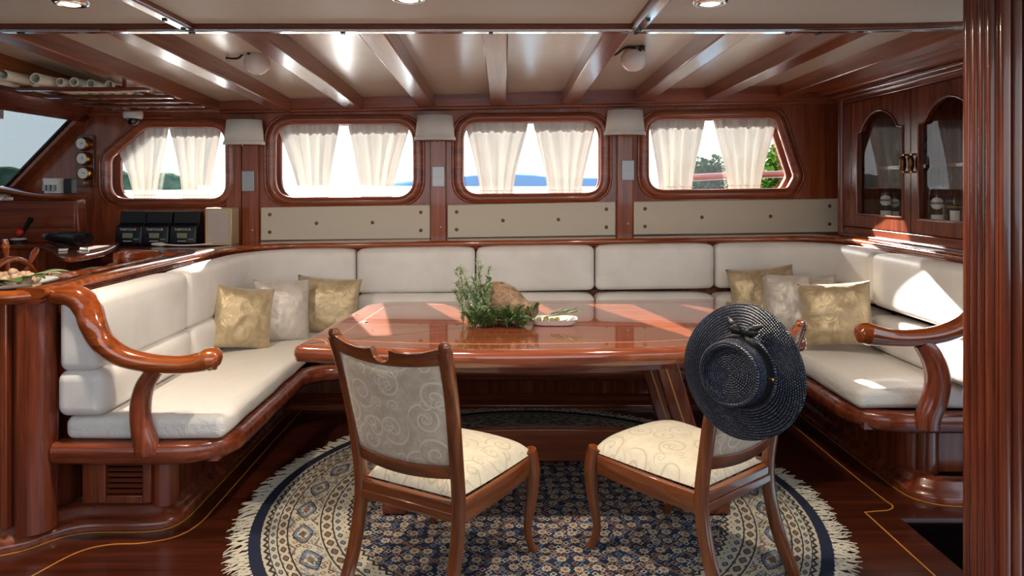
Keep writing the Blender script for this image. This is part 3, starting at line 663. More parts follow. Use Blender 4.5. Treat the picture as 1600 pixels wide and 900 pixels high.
pil(380, 496, 3.78, 92, 98, .13, -16, 10, 38, 'gold_satin', 'dark gold satin pillow nearest on the left side of the settee', 1)
pil(440, 485, 4.02, 88, 98, .12, -16, 4, 30, 'silver_satin', 'silver grey satin pillow leaning between two gold ones on the left', 2)
pil(511, 476, 4.26, 100, 88, .12, -18, 5, 8, 'gold_satin', 'gold satin pillow in the left corner beside the table edge', 3)
pil(1193, 462, 4.28, 102, 92, .12, -18, -6, -10, 'gold_satin', 'small gold satin pillow at the back, furthest on the right side', 4)
pil(1250, 472, 4.12, 110, 86, .11, -20, -4, -22, 'silver_satin', 'silver grey satin pillow behind the big gold one on the right', 5)
pil(1232, 473, 4.0, 66, 92, .09, -18, -3, -22, 'silver_satin', 'narrow pale satin pillow between the right-hand gold pillows', 6)
pil(1306, 490, 3.72, 106, 100, .13, -18, -6, -26, 'gold_satin', 'big shiny gold satin pillow nearest on the right side of the settee', 8)

# ---- padded wall panels
for (x0, x1, yt0, yt1, yb0, yb1, lab) in ((407, 672, 324, 320, 376, 373, 'left, between the first two lamp pilasters'), (699, 962, 320, 315, 372, 368, 'centre, between the second and third lamp pilasters'), (990, 1314, 315, 310, 367, 363, 'right, widest, reaching the glazed cabinet')):
    Yp = YW-.028
    poly = [P(x0, yb0, Yp), P(x1, yb1, Yp), P(x1, yt1, Yp), P(x0, yt0, Yp)]
    e = thing('padded_panel', 'cream padded vinyl wall panel with buttons, '+lab, 'wall panel', (poly[0]+poly[1])/2, group='padded wall panels')
    MB().prism(poly, (0, .027, 0)).build('pad_board', 'panel_vinyl', e, bevel=.008, seg=3)
    for (u, v) in ((.055, .25), (.055, .78), (.33, .5), (.66, .5), (.945, .25), (.945, .78)):
        b_ = poly[0].lerp(poly[1], u); t_ = poly[3].lerp(poly[2], u); q = b_.lerp(t_, v)
        MB().lathe([(.013, .006), (.013, .0), (.010, -.006), (.004, -.008), (0, -.008)], q, 12, Matrix.Rotation(-PI/2, 3, 'X')).build('button', 'button', e, 60)
# ---- wall lamps
for (px, py, lab) in ((383, 208, 'leftmost of three, beside the slanted window'), (680, 201, 'middle of three, between the rectangular windows'), (976, 193, 'rightmost of three, beside the tree window')):
    Ys = YW-.04; c = P(px, py, Ys); s = Ys/F
    e = thing('wall_lamp', 'cream fabric shield-shaped wall lamp shade, '+lab, 'wall lamp', (c.x, YW-.05, c.z-.09), group='wall lamps')
    def ring(wd, dp, z, n=20): return [V(c.x+wd/2*math.cos(PI+PI*i/n), Ys-.012+dp*math.sin(PI+PI*i/n), z) for i in range(n+1)]
    zt, zbm = c.z+20*s, c.z-18*s
    mb = MB(); top = ring(54*s, .085, zt); bot = ring(62*s, .10, zbm)
    n = len(top); mb.add(top+bot, [(i, i+1, n+i+1, n+i) for i in range(n-1)]+[(n-1, 0, n, 2*n-1)])
    sh = mb.build('lamp_shade', 'shade', e, 50, solid=.003)
    MB().sweep([p+Vector((0, 0, .008)) for p in ring(63.5*s, .103, zbm)], [(-.003, -.011), (.003, -.011), (.003, .011), (-.003, .011)]).build('shade_trim', 'shade', sh, 60)
    MB().tube([V(c.x, Ys-.05, zt-.03), V(c.x, Ys-.05, zbm-.012)], .006, 8).build('lamp_stem', 'brass', e, 60)
    MB().tube([V(c.x, Ys-.05, zbm-.004), V(c.x, YW-.036, zbm-.004)], .005, 8).build('bracket', 'brass', e, 60)
    py2 = {383: 283, 680: 276, 976: 266}[px]; q = P(px+5, py2, YW-.037)
    e2 = thing('switch_plate', 'brushed steel switch plate under the '+lab.split(' of')[0]+' wall lamp', 'switch plate', (q.x, YW-.036, q.z-.07), group='steel plates under the wall lamps')
    MB().bb(q.x-.045, q.x+.045, YW-.045, YW-.036, q.z-.073, q.z+.073).build('plate', 'steel', e2, bevel=.003)
    MB().bb(q.x-.034, q.x+.034, YW-.048, YW-.0455, q.z-.062, q.z-.004).build('rocker', 'steel', e2, bevel=.001)
# ---- globe lamps on the ceiling
for (px, py, Y, lab, sg) in ((402, 97, 3.55, 'left, between the second and third beams', -1), (990, 92, 3.5, 'right, beside a cranked arm', 1)):
    c = P(px, py, Y); e = thing('globe_lamp', 'white opal globe ceiling lamp on the '+lab, 'lamp', (c.x, c.y, c.z+.09), group='opal globe ceiling lamps')
    MB().lathe([(0, -.066)]+[(.066*math.cos(R(a)), .066*math.sin(R(a))) for a in range(-80, 81, 10)]+[(0, .066)], c, 24).build('globe', 'globe', e, 180)
    zc = bz(0, c.x, c.y)+.088
    MB().lathe([(.03, -.0), (.034, -.012), (.028, -.02), (.012, -.026)], (c.x+.03*sg*-1*-1, c.y+.02, zc), 16).build('ceiling_rose', 'brass', e, 60)
    MB().tube(smooth_path([V(c.x+.03*sg, c.y+.02, zc-.02), V(c.x+.045*sg, c.y-.02, c.z+.06), V(c.x+.02*sg, c.y-.06, c.z+.035)], 6), .011, 8).build('lamp_arm', 'black', e, 60)
    MB().tube(smooth_path([V(c.x+.0, c.y-.06, c.z+.045), V(c.x-.05, c.y-.03, c.z+.05), V(c.x-.10, c.y, c.z+.02), V(c.x-.17, c.y+.02, c.z+.025)], 6), .006, 6).build('cable', 'black', e, 60)
# ---- downlights
for (x, y, lab) in ((-1.515, 2.385, 'left'), (-.325, 2.33, 'middle'), (.72, 2.38, 'right')):
    e = thing('downlight', 'round chrome recessed downlight, '+lab+' of the three at the top edge', 'downlight', (x, y, 2.045), group='ceiling downlights')
    MB().lathe([(.030, .006), (.036, -.004), (.046, -.012), (.054, -.012), (.060, -.006), (.062, .0)], (x, y, 2.0445), 28).build('bezel', 'chrome', e, 60)
    MB().lathe([(.034, -.008), (.026, -.011), (0, -.012)], (x, y, 2.0405), 20).build('lens', 'lens', e, 60)
    ld = bpy.data.lights.new('downlight_lamp', 'AREA'); ld.shape = 'DISK'; ld.size = .09; ld.energy = LAMP; ld.color = (1, .86, .68); ld.spread = R(165)
    lo = bpy.data.objects.new('downlight_lamp', ld); col.objects.link(lo); lo.location = (x, y, 2.024); lo.parent = e; lo.matrix_parent_inverse = WM[e.name].inverted(); lo['kind'] = 'helper'

# ================================================================== RUG
rug = thing('round_rug', 'large round oriental rug with navy edge and cream fringe under the table', 'rug', (.141, 3.03, 0))
o = MB().lathe([(0, .001), (1.19, .001), (1.2, .004), (1.197, .009), (1.185, .011), (0, .011)], (0, 0, 0), 160).build('rug_pile', 'rug_pattern', rug, 60, world=False)
mb = MB(); rnd = random.Random(5)
for i in range(250):
    a0 = 2*PI*i/250
    for k in range(5):
        a = a0+rnd.uniform(-.0055, .0055); ln = rnd.uniform(.045, .095); sk = rnd.uniform(-.022, .022)+.006; x0, y0 = 1.195*math.cos(a), 1.195*math.sin(a)
        tx, ty = -math.sin(a), math.cos(a); rx, ry = math.cos(a), math.sin(a); pts = []
        for j in range(5):
            q = j/4; l = ln*q; sd = sk*q*(1.2+q)+.006*math.sin(q*6+k*2+i)
            pts.append(V(x0+rx*l+tx*sd, y0+ry*l+ty*sd, .004+.006*math.sin(q*3+k)*(.5)+.003))
        mb.tube(pts, [.0032, .0034, .0034, .003, .0014], 4)
mb.build('fringe', 'fringe', rug, 60, world=False, kind='stuff')

# ================================================================== TABLE
tb = thing('dining_table', 'large glossy mahogany saloon table with rounded corners on a trestle base', 'table', (.22, 3.35, .012))
front = [V(-.86, 2.77, 0), V(-.30, 2.68, 0), V(.22, 2.68, 0), V(.78, 2.75, 0), V(1.32, 2.95, 0)]
fs_ = smooth_path(front, 6)
poly = [p for p in fs_]+[V(1.29, 3.82, 0), V(1.20, 3.94, 0), V(-.66, 3.84, 0), V(-.76, 3.74, 0)]
rads = [.06]+[.01]*(len(fs_)-2)+[.06]+[.14, .12, .12, .14]
tp_ = round_poly(poly, [.07 if i in (0, len(fs_)-1) else (.02 if i < len(fs_) else .12) for i in range(len(poly))], 6)
clean = [tp_[0]]
for p in tp_[1:]:
    if (p-clean[-1]).length > .004: clean.append(p)
tp_ = clean
def offset_loop(lp_, d):
    n = len(lp_); out = []
    for i in range(n):
        a, b = lp_[i-1], lp_[(i+1) % n]; t_ = (b-a).normalized(); out.append(lp_[i]+Vector((-t_.y, t_.x, 0))*d)   # inward for counter-clockwise loops
    return out
mb = MB(); n = len(tp_); lv = [(.05, .682), (.012, .684), (.003, .694), (0, .708), (0, .722), (.004, .736), (.014, .746), (.026, .75), (.034, .75)]
vs_ = []
for (d, z) in lv: vs_ += [V(p.x, p.y, z) for p in offset_loop(tp_, d)]
fs = [(i*n+j, i*n+(j+1) % n, (i+1)*n+(j+1) % n, (i+1)*n+j) for i in range(len(lv)-1) for j in range(n)]+[tuple(reversed(range(n)))]
cen_i = len(vs_)          # closed by a fan so the big flat face stays planar
vs_.append(V(.25, 3.33, .75)); fs += [((len(lv)-1)*n+j, (len(lv)-1)*n+(j+1) % n, cen_i) for j in range(n)]
top = mb.add(vs_, fs).build('table_top', 'table_wood', tb, 35)
il = offset_loop(tp_, .13); il = [il[i] for i in range(0, n, 1)]
MB().sweep([V(p.x, p.y, .7500) for p in il], [(-.004, -.002), (.004, -.002), (.004, .0006), (-.004, .0006)], True).build('inlay_line', 'inlay_dim', top)
MB().lathe([(.012, 0), (.014, .002), (.010, .004), (0, .004)], (-.66, 3.25, .7504), 16).build('latch', 'brass', top, 60)
ap = [V(.24+(p.x-.24)*.72, 3.36+(p.y-3.36)*.52, 0) for p in tp_]; mb = MB(); mb.sweep([V(p.x, p.y, .63) for p in ap], [(-.012, -.05), (.012, -.05), (.012, .052), (-.012, .052)], True).build('apron', 'mahogany_x', tb)
for x, sg in ((-.46, -1), (.905, 1)):
    for y in (3.06, 3.62):
        lg = MB(); xb, xt = x-.02*sg, x-.19*sg
        lg.prism([V(xb-.05, y, .09), V(xb+.05, y, .09), V(xt+.05, y, .66), V(xt-.05, y, .66)], (0, .05, 0)).build('leg', 'mahogany_z', tb, bevel=.006)
        MB().prism([V(xb-.004, y-.004, .1), V(xb+.004, y-.004, .1), V(xt+.004, y-.004, .62), V(xt-.004, y-.004, .62)], (0, .0035, 0)).build('leg_inlay', 'inlay', tb)
    MB().bb(x-.052, x+.052, 2.87, 3.86, .013, .10).build('foot', 'mahogany_y', tb, bevel=.014, seg=3)
vs_ = []
pt = [(-.41+1.265*i/16, .185+.02*math.sin(PI*i/16)) for i in range(17)]
poly = [V(x, 3.36, z) for x, z in pt]+[V(x, 3.36, .04) for x, z in reversed(pt)]
MB().prism(poly, (0, .05, 0)).build('stretcher', 'table_wood', tb, bevel=.008)

# ================================================================== CHAIRS
def make_chair(label):
    e = thing('dining_chair', label, 'chair', (0, 0, 0), group='brocade dining chairs')
    wr_, wf_, d = .404, .446, .464
    for s in (-1, 1):
        pth = smooth_path([V(s*.204, -.10, .012), V(s*.201, -.035, .16), V(s*.200, 0, .34), V(s*.203, -.018, .52), V(s*.212, -.062, .74), V(s*.220, -.112, .896)], 5)
        MB().sweep(pth, rrect(.036, .040, .007, 2), False, (0, 1, 0)).build('back_post', 'walnut_z', e, 50, world=False)
        MB().tube([V(s*.220, -.106, .888), V(s*.2205, -.116, .908), V(s*.221, -.130, .912)], [.019, .020, .012], 10).build('post_scroll', 'walnut_z', e, 60, world=False)
        pth = smooth_path([V(s*wf_/2, d, .40), V(s*(wf_/2+.008), d+.014, .32), V(s*(wf_/2+.004), d+.012, .22), V(s*(wf_/2-.006), d-.002, .10), V(s*(wf_/2+.002), d+.010, .035), V(s*(wf_/2+.008), d+.022, .013)], 5)
        MB().tube(pth, lerps([.027, .029, .022, .016, .015, .018], len(pth)), 12, 1.0, (0, 1, 0)).build('leg', 'walnut_z', e, 60, world=False)
        pr = [V(s*.200, .01, .345), V(s*.216, .16, .345), V(s*.226, .32, .345), V(s*(wf_/2), d-.02, .345)]
        MB().sweep(smooth_path(pr, 4), rrect(.022, .072, .005, 2)).build('side_rail', 'walnut_y', e, 50, world=False)
    fr_ = smooth_path([V(-wf_/2+.01, d, .345), V(-.1, d+.022, .345), V(.1, d+.022, .345), V(wf_/2-.01, d, .345)], 5)
    MB().sweep(fr_, rrect(.022, .072, .005, 2)).build('front_rail', 'walnut_x', e, 50, world=False)
    MB().bb(-.185, .185, -.014, .014, .318, .382).build('rear_rail', 'walnut_x', e, bevel=.004, world=False)
    MB().bb(-.185, .185, -.020, -.014, .326, .352).build('rear_moulding', 'walnut_x', e, bevel=.003, world=False)
    # sprung seat
    n = 20; vs_ = []
    for lay in (0, 1):
        for j in range(n+1):
            for i in range(n+1):
                u, v = 2*i/n-1, j/n
                hw = (.186+(.232-.186)*v**.9)+.004*math.sin(v*PI); y = .018+(d+.012-.018)*v+.022*(1-u*u)*v**3
                e1 = max(0, 1-abs(u)**5)*max(0, 1-abs(2*v-1)**5)
                z = .384 if lay == 0 else .386+.055*e1**.45+.018*(1-u*u)*(1-(2*v-1)**2)
                sh = 1 if lay else .985
                vs_.append(V(u*hw*sh, y, z))
    m = (n+1)**2; f1 = [(j*(n+1)+i, j*(n+1)+i+1, (j+1)*(n+1)+i+1, (j+1)*(n+1)+i) for j in range(n) for i in range(n)]
    bd = [i for i in range(n+1)]+[j*(n+1)+n for j in range(1, n+1)]+[n*(n+1)+i for i in range(n-1, -1, -1)]+[j*(n+1) for j in range(n-1, 0, -1)]
    f2 = [tuple(reversed(f)) for f in f1]+[tuple(k+m for k in f) for f in f1]+[(bd[k], bd[(k+1) % len(bd)], bd[(k+1) % len(bd)]+m, bd[k]+m) for k in range(len(bd))]
    MB().add(vs_, f2).build('seat', 'brocade_seat', e, 70, world=False)
    # upholstered back panel, lower rail and crest following the rake of the posts
    def by(z): return -.018-(z-.52)*(.094/.376)-.04*max(0, z-.74)
    def bow(x): return -.026*(1-(x/.2)**2)
    n = 16; vs_ = []
    for sgn in (-1, 1):
        for j in range(n+1):
            for i in range(n+1):
                u, v = 2*i/n-1, j/n; z = .508+v*(.852-.508)-(.020*(1-u*u) if v > .9 else 0)*1-(.012*(1-u*u) if v < .1 else 0); hw = .186+.016*v
                ee = max(0, 1-abs(u)**6)*max(0, 1-abs(2*v-1)**6)
                vs_.append(V(u*hw, by(z)+bow(u*hw)+sgn*(.007+.009*ee**.5), z))
    m = (n+1)**2; f1 = [(j*(n+1)+i, j*(n+1)+i+1, (j+1)*(n+1)+i+1, (j+1)*(n+1)+i) for j in range(n) for i in range(n)]
    bd = [i for i in range(n+1)]+[j*(n+1)+n for j in range(1, n+1)]+[n*(n+1)+i for i in range(n-1, -1, -1)]+[j*(n+1) for j in range(n-1, 0, -1)]
    MB().add(vs_, f1+[tuple(k+m for k in reversed(f)) for f in f1]+[(bd[k], bd[(k+1) % len(bd)], bd[(k+1) % len(bd)]+m, bd[k]+m) for k in range(len(bd))]).build('backrest', 'brocade_back', e, 70, world=False)
    def board(tops, bots, nm):
        vs_ = []; k = len(tops)
        for sg in (-1, 1):
            for (x, z) in tops: vs_.append(V(x, by(z)+bow(x)+sg*.0125, z))
            for (x, z) in bots: vs_.append(V(x, by(z)+bow(x)+sg*.0125, z))
        q = 2*k; f = []
        for i in range(k-1):
            f += [(i, i+1, k+i+1, k+i), (q+i, q+k+i, q+k+i+1, q+i+1), (i, q+i, q+i+1, i+1), (k+i, k+i+1, q+k+i+1, q+k+i)]
        f += [(0, k, q+k, q), (k-1, q+k-1, q+2*k-1, 2*k-1)]
        return MB().add(vs_, f).build(nm, 'walnut_x', e, bevel=.003, world=False)
    xs = [-.19+.38*i/24 for i in range(25)]
    board([(x, .508-.012*(1-(x/.19)**2)) for x in xs], [(x, .462-.012*(1-(x/.19)**2)) for x in xs], 'lower_rail')
    pr_ = [(-.215, .905), (-.19, .898), (-.15, .886), (-.10, .879), (-.06, .880), (-.036, .888), (-.0335, .872), (-.030, .856), (-.016, .845), (0, .841), (.016, .845), (.030, .856), (.0335, .872), (.036, .888), (.06, .880), (.10, .879), (.15, .886), (.19, .898), (.215, .905)]
    board(pr_, [(x, .850-.020*(1-(x/.215)**2)) for x, z in pr_], 'crest_rail')
    return e
c1 = make_chair('walnut dining chair with scroll brocade back, left of the two, its back fully visible')
c2 = dup(c1); c2['label'] = 'walnut dining chair at the right with a dark straw hat hung on its back'
c1.location = (-.32, 2.285, 0); c1.rotation_euler = (0, 0, -.497)
c2.location = (.812, 2.381, 0); c2.rotation_euler = (0, 0, .665)

# ================================================================== HAT
hat = thing('straw_hat', 'dark navy straw boater hat with wide brim hung on the right chair', 'hat', P(1158, 580, 2.06))
ax = V(-.70, -.70, .10).normalized()
q = ax.to_track_quat('Z', 'Y'); hat.rotation_mode = 'QUATERNION'; hat.rotation_quaternion = q
def wob(p, a): 
    r = math.hypot(p.x, p.y); k = max(0, (r-.1)/.09); return Vector((p.x*(1+.02*k*math.cos(a-1)), p.y*(1+.05*k*math.sin(a)**2), p.z+k*(.012*math.sin(2*a+.8)+.005*math.sin(3*a))))
pr_ = [(.104, -.004), (.150, -.006), (.188, -.010), (.193, -.007), (.190, -.002), (.150, .002), (.112, .004), (.104, .010), (.100, .04), (.096, .078), (.091, .087), (.084, .089), (.077, .085), (.073, .077), (.06, .075), (.03, .076), (0, .076)]
MB().lathe(pr_, (0, 0, 0), 72, None, wob).build('brim_and_crown', 'straw', hat, 60, world=False)
MB().lathe([(.1065, .008), (.1055, .024), (.1035, .042), (.1015, .042), (.1035, .024), (.1045, .008), (.1065, .008)], (0, 0, 0), 60).build('ribbon_band', 'black', hat, 60, world=False)
qi = q.inverted(); upv = qi @ V(0.12, 0, 1); upv.z = 0; upv.normalize(); sd = V(-upv.y, upv.x, 0)
mb = MB()
for s in (-1, 1):
    for k, (l, wd) in enumerate(((.045, .017), (.055, .012))):
        c0 = upv*.118+V(0, 0, .018)
        pth = [c0+sd*(s*l*t_)+upv*(.014*t_+(.02*k)*t_)+V(0, 0, .012*math.sin(PI*t_)) for t_ in (0, .25, .5, .75, 1)]
        mb.tube(pth, [.006, wd*.7, wd, wd*.8, .004], 8, 1.0)
mb.lathe([(.0, .0), (.011, .004), (.012, .012), (.0, .018)], upv*.118+V(0, 0, .012), 10)
mb.build('bow', 'black', hat, 60, world=False)
dr = qi @ V(.9, -.3, -.05); dr.z = 0; dr.normalize()
MB().lathe([(0, -.006), (.006, -.003), (.006, .003), (0, .006)], dr*.109+V(0, 0, .03), 10).build('pin', 'brass', hat, 60, world=False)

# ================================================================== CENTREPIECE
def leaf(mb, p, d, ln, wd, up=V(0, 0, 1)):
    d = d.normalized(); s = d.cross(up)
    if s.length < 1e-3: s = V(1, 0, 0)
    s.normalize(); nn = s.cross(d)
    mb.add([p, p+d*ln*.45+s*wd/2+nn*.1*ln, p+d*ln, p+d*ln*.45-s*wd/2+nn*.1*ln, p+d*ln*.5+nn*.02*ln], [(0, 1, 4), (1, 2, 4), (2, 3, 4), (3, 0, 4)])
hb_ = thing('herb_bunch', 'bunch of fresh green herb sprigs standing on the table', 'plant', (-.10, 3.2, .75))
rnd = random.Random(11); mbl, mbp = MB(), MB()
for i in range(64):
    tall = i < 22
    if tall: base = V(rnd.uniform(-.19, -.07), 3.20+rnd.uniform(-.06, .07), .757); tip = V(rnd.uniform(-.235, -.05), 3.24+rnd.uniform(-.06, .06), rnd.uniform(.88, 1.045))
    else: base = V(rnd.uniform(-.17, .10), 3.13+rnd.uniform(-.035, .06), .757); tip = base+V(rnd.uniform(-.05, .10), rnd.uniform(-.05, .03), rnd.uniform(.02, .09))
    midp = (base+tip)/2+V(rnd.uniform(-.02, .02), rnd.uniform(-.02, .02), .01); sp = smooth_path([base, midp, tip], 5)
    MB().tube(sp, lerps([.0026, .001], len(sp)), 5).build('stem', 'stem', hb_, 60)
    nl = 130 if tall else 75
    for k in range(nl):
        t_ = rnd.uniform(.08, 1); p = sp[min(len(sp)-1, int(t_*(len(sp)-1)))].lerp(sp[min(len(sp)-1, int(t_*(len(sp)-1))+1)], rnd.random())
        a = rnd.uniform(0, 2*PI); d = V(math.cos(a), math.sin(a), rnd.uniform(.2, 1.1))
        p = p+V(rnd.uniform(-.006, .006), rnd.uniform(-.006, .006), 0)
        leaf(mbp if (tall and rnd.random() < .8) else mbl, p, d, rnd.uniform(.016, .028), rnd.uniform(.004, .0065))
mbl.build('foliage', 'leaf_dark', hb_, kind='stuff'); mbp.build('sunlit_foliage', 'leaf_pale', hb_, kind='stuff')  # paler leaf colour on the tall sprigs imitates sunlight falling there
am = thing('encrusted_amphora', 'old brown encrusted clay jar lying on its side among herbs on the table', 'jar', (.01, 3.29, .755))
axm = (V(.90, -.38, -.16)).normalized(); Rm = axm.to_track_quat('Z', 'Y').to_matrix()
def wob2(p, a):
    k = 1+.10*noise.noise(p*16)+.05*noise.noise(p*45); return Vector((p.x*k, p.y*k, p.z+.006*noise.noise(p*30)))
MB().lathe([(r_a*.9, z_a*.9) for r_a, z_a in [(0, -.17), (.05, -.165), (.078, -.13), (.094, -.08), (.097, -.03), (.088, .03), (.070, .075), (.048, .105), (.036, .125), (.033, .15), (.040, .168), (.043, .178), (.037, .181), (.028, .172), (.024, .13), (0, .10)]], (.005, 3.29, .838), 44, Rm, wob2).build('jar_body', 'encrusted', am, 180)
ds = thing('olive_dish', 'small silver dish on the table holding olives and olive sprigs', 'dish', (.235, 3.20, .7505))
mb = MB(); lo_ = []
for (sx_, sy_, z) in ((.085, .045, .7515), (.098, .056, .756), (.108, .066, .778), (.111, .069, .780), (.105, .063, .777), (.095, .053, .758), (.01, .006, .757)):
    lo_.append([V(.235+sx_*math.copysign(abs(math.cos(a))**.6, math.cos(a)), 3.20+sy_*math.copysign(abs(math.sin(a))**.6, math.sin(a)), z) for a in [2*PI*i/36 for i in range(36)]])
vs_ = [p for l in lo_ for p in l]; mb.add(vs_, [(i*36+j, i*36+(j+1) % 36, (i+1)*36+(j+1) % 36, (i+1)*36+j) for i in range(6) for j in range(36)]+[tuple(reversed(range(36))), tuple(6*36+j for j in range(36))])
mb.build('dish_body', 'porcelain', ds, 50)
OLV = ['leftmost olive in the silver dish', 'second olive from the left in the silver dish', 'middle olive in the silver dish', 'olive next to the sprig in the silver dish', 'hindmost olive in the silver dish']
for i, (x, y) in enumerate(((.165, 3.19), (.195, 3.175), (.225, 3.18), (.250, 3.20), (.200, 3.215))):
    o = MB().lathe([(0, -.013), (.007, -.011), (.0115, -.004), (.0115, .004), (.007, .011), (0, .013)], (x, y, .772), 12, Matrix.Rotation(1.2, 3, 'Y')).build('olive', 'olive', None, 180)
    tag(o, 'green '+OLV[i], 'olive', 'olives in the silver dish')
sp_ = thing('olive_sprig', 'olive sprig with narrow grey green leaves lying in the silver dish', 'sprig', (.27, 3.2, .785))
MB().tube(smooth_path([V(.20, 3.21, .785), V(.27, 3.2, .795), V(.345, 3.18, .815)], 4), .002, 5).build('stem', 'stem', sp_)
for k in range(13):
    t_ = k/12; p = V(.20+.13*t_, 3.21-.03*t_, .787+.02*t_); mb = MB(); leaf(mb, p, V(.8, rnd.uniform(-.6, .6), rnd.uniform(.1, .6)), rnd.uniform(.05, .075), .013); mb.build('leaf', 'leaf_dark' if k % 3 else 'leaf_pale', sp_)

# ================================================================== GLAZED CABINET
XC = 2.30
cb = thing('glazed_cabinet', 'built-in mahogany drinks cabinet with two arched glass doors on the right', 'cabinet', (2.5, 3.88, 1.02))
MB().bb(2.70, 2.735, 3.16, 4.60, 1.06, 1.98).build('back_panel', 'mahogany_z', cb)
for (y0, y1) in ((4.56, 4.60), (3.14, 3.18)): MB().bb(2.315, 2.70, y0, y1, 1.10, 1.98).build('side_panel', 'mahogany_z', cb)
MB().bb(2.315, 2.70, 3.18, 4.56, 1.14, 1.19).build('bottom_panel', 'mahogany_y', cb); MB().bb(2.315, 2.70, 3.18, 4.56, 1.95, 1.98).build('top_panel', 'mahogany_y', cb)
for (y0, y1) in ((3.185, 3.81), (3.85, 4.555)): MB().bb(2.38, 2.698, y0, y1, 1.50, 1.52).build('shelf', 'mahogany_y', cb)
MB().bb(2.285, 2.315, 3.10, 4.64, 1.06, 1.13).build('lower_rail', 'mahogany_y', cb, bevel=.006); MB().bb(2.285, 2.315, 3.10, 4.64, 1.945, 1.985).build('upper_rail', 'mahogany_y', cb, bevel=.006)
MB().bb(2.285, 2.315, 4.49, 4.64, 1.13, 1.945).build('stile', 'mahogany_z', cb, bevel=.004); MB().tube([V(2.285, 4.62, 1.06), V(2.285, 4.62, 1.98)], .022, 12).build('corner_bead', 'mahogany_z', cb, 60)
MB().bb(2.20, 2.70, 3.0, 4.64, 1.018, 1.058).build('ledge', 'arm_wood', cb, bevel=.01); MB().tube([V(2.275, 3.0, 1.072), V(2.275, 4.6, 1.072)], .014, 10).build('ledge_moulding', 'mahogany_y', cb, 60)
for di, (y0, y1) in enumerate(((3.84, 4.485), (3.185, 3.832))):
    z0, z1 = 1.135, 1.94; s = .07
    ym = (y0+y1)/2; hole = [V(XC, y0+s, z0+s+.01), V(XC, y1-s, z0+s+.01), V(XC, y1-s, z1-.20)]
    hole += [V(XC, y1-s-.05, z1-.195)]+[V(XC, ym+(.5-t_)*2*((y1-y0)/2-s-.06), z1-.185+.105*math.sin(PI*t_)**.7) for t_ in [i/14 for i in range(1, 14)]]+[V(XC, y0+s+.05, z1-.195), V(XC, y0+s, z1-.20)]
    vs_, fs = fill_holes([V(XC, y0, z0), V(XC, y1, z0), V(XC, y1, z1), V(XC, y0, z1)], [hole])
    dr_ = MB().add(vs_, fs).build('door', 'mahogany_z', cb); md = dr_.modifiers.new('s', 'SOLIDIFY'); md.thickness = .026; md.offset = 0
    MB().sweep([p+V(-.014, 0, 0) for p in hole], arc(0, 0, .007, 0, 315, 7), True, (1, 0, 0)).build('glazing_bead', 'mahogany_z', dr_, 60)
    vs_, fs = fill_holes([V(XC+.006, p.y, p.z) for p in hole], []); MB().add(vs_, fs).build('pane', 'cabinet_glass', dr_)
    yh = y0+.033 if di == 0 else y1-.033
    hd = MB().lathe([(0, -.045), (.012, -.04), (.018, -.02), (.018, .02), (.012, .04), (0, .045)], (XC-.036, yh, 1.525), 12).build('handle', 'bronze', dr_, 60)
    MB().tube([V(XC-.013, yh, 1.475), V(XC-.034, yh, 1.478)], .006, 8).tube([V(XC-.013, yh, 1.575), V(XC-.034, yh, 1.572)], .006, 8).build('handle_mount', 'brass', dr_, 60)
def text(s_, size, loc, rot, mat, par, name='lettering', ex=.0004):
    cu = bpy.data.curves.new(name, 'FONT'); cu.body = s_; cu.size = size; cu.align_x = 'CENTER'; cu.align_y = 'CENTER'; cu.extrude = ex; cu.resolution_u = 2
    tmp = bpy.data.objects.new(name, cu); col.objects.link(tmp)
    bpy.context.view_layer.update()
    me = bpy.data.meshes.new_from_object(tmp.evaluated_get(bpy.context.evaluated_depsgraph_get())); bpy.data.objects.remove(tmp)
    me.materials.clear(); me.materials.append(M[mat])
    o = bpy.data.objects.new(name, me); col.objects.link(o); o.parent = par; o.matrix_parent_inverse = WM[par.name].inverted()
    o.location = loc; o.rotation_euler = rot; return o
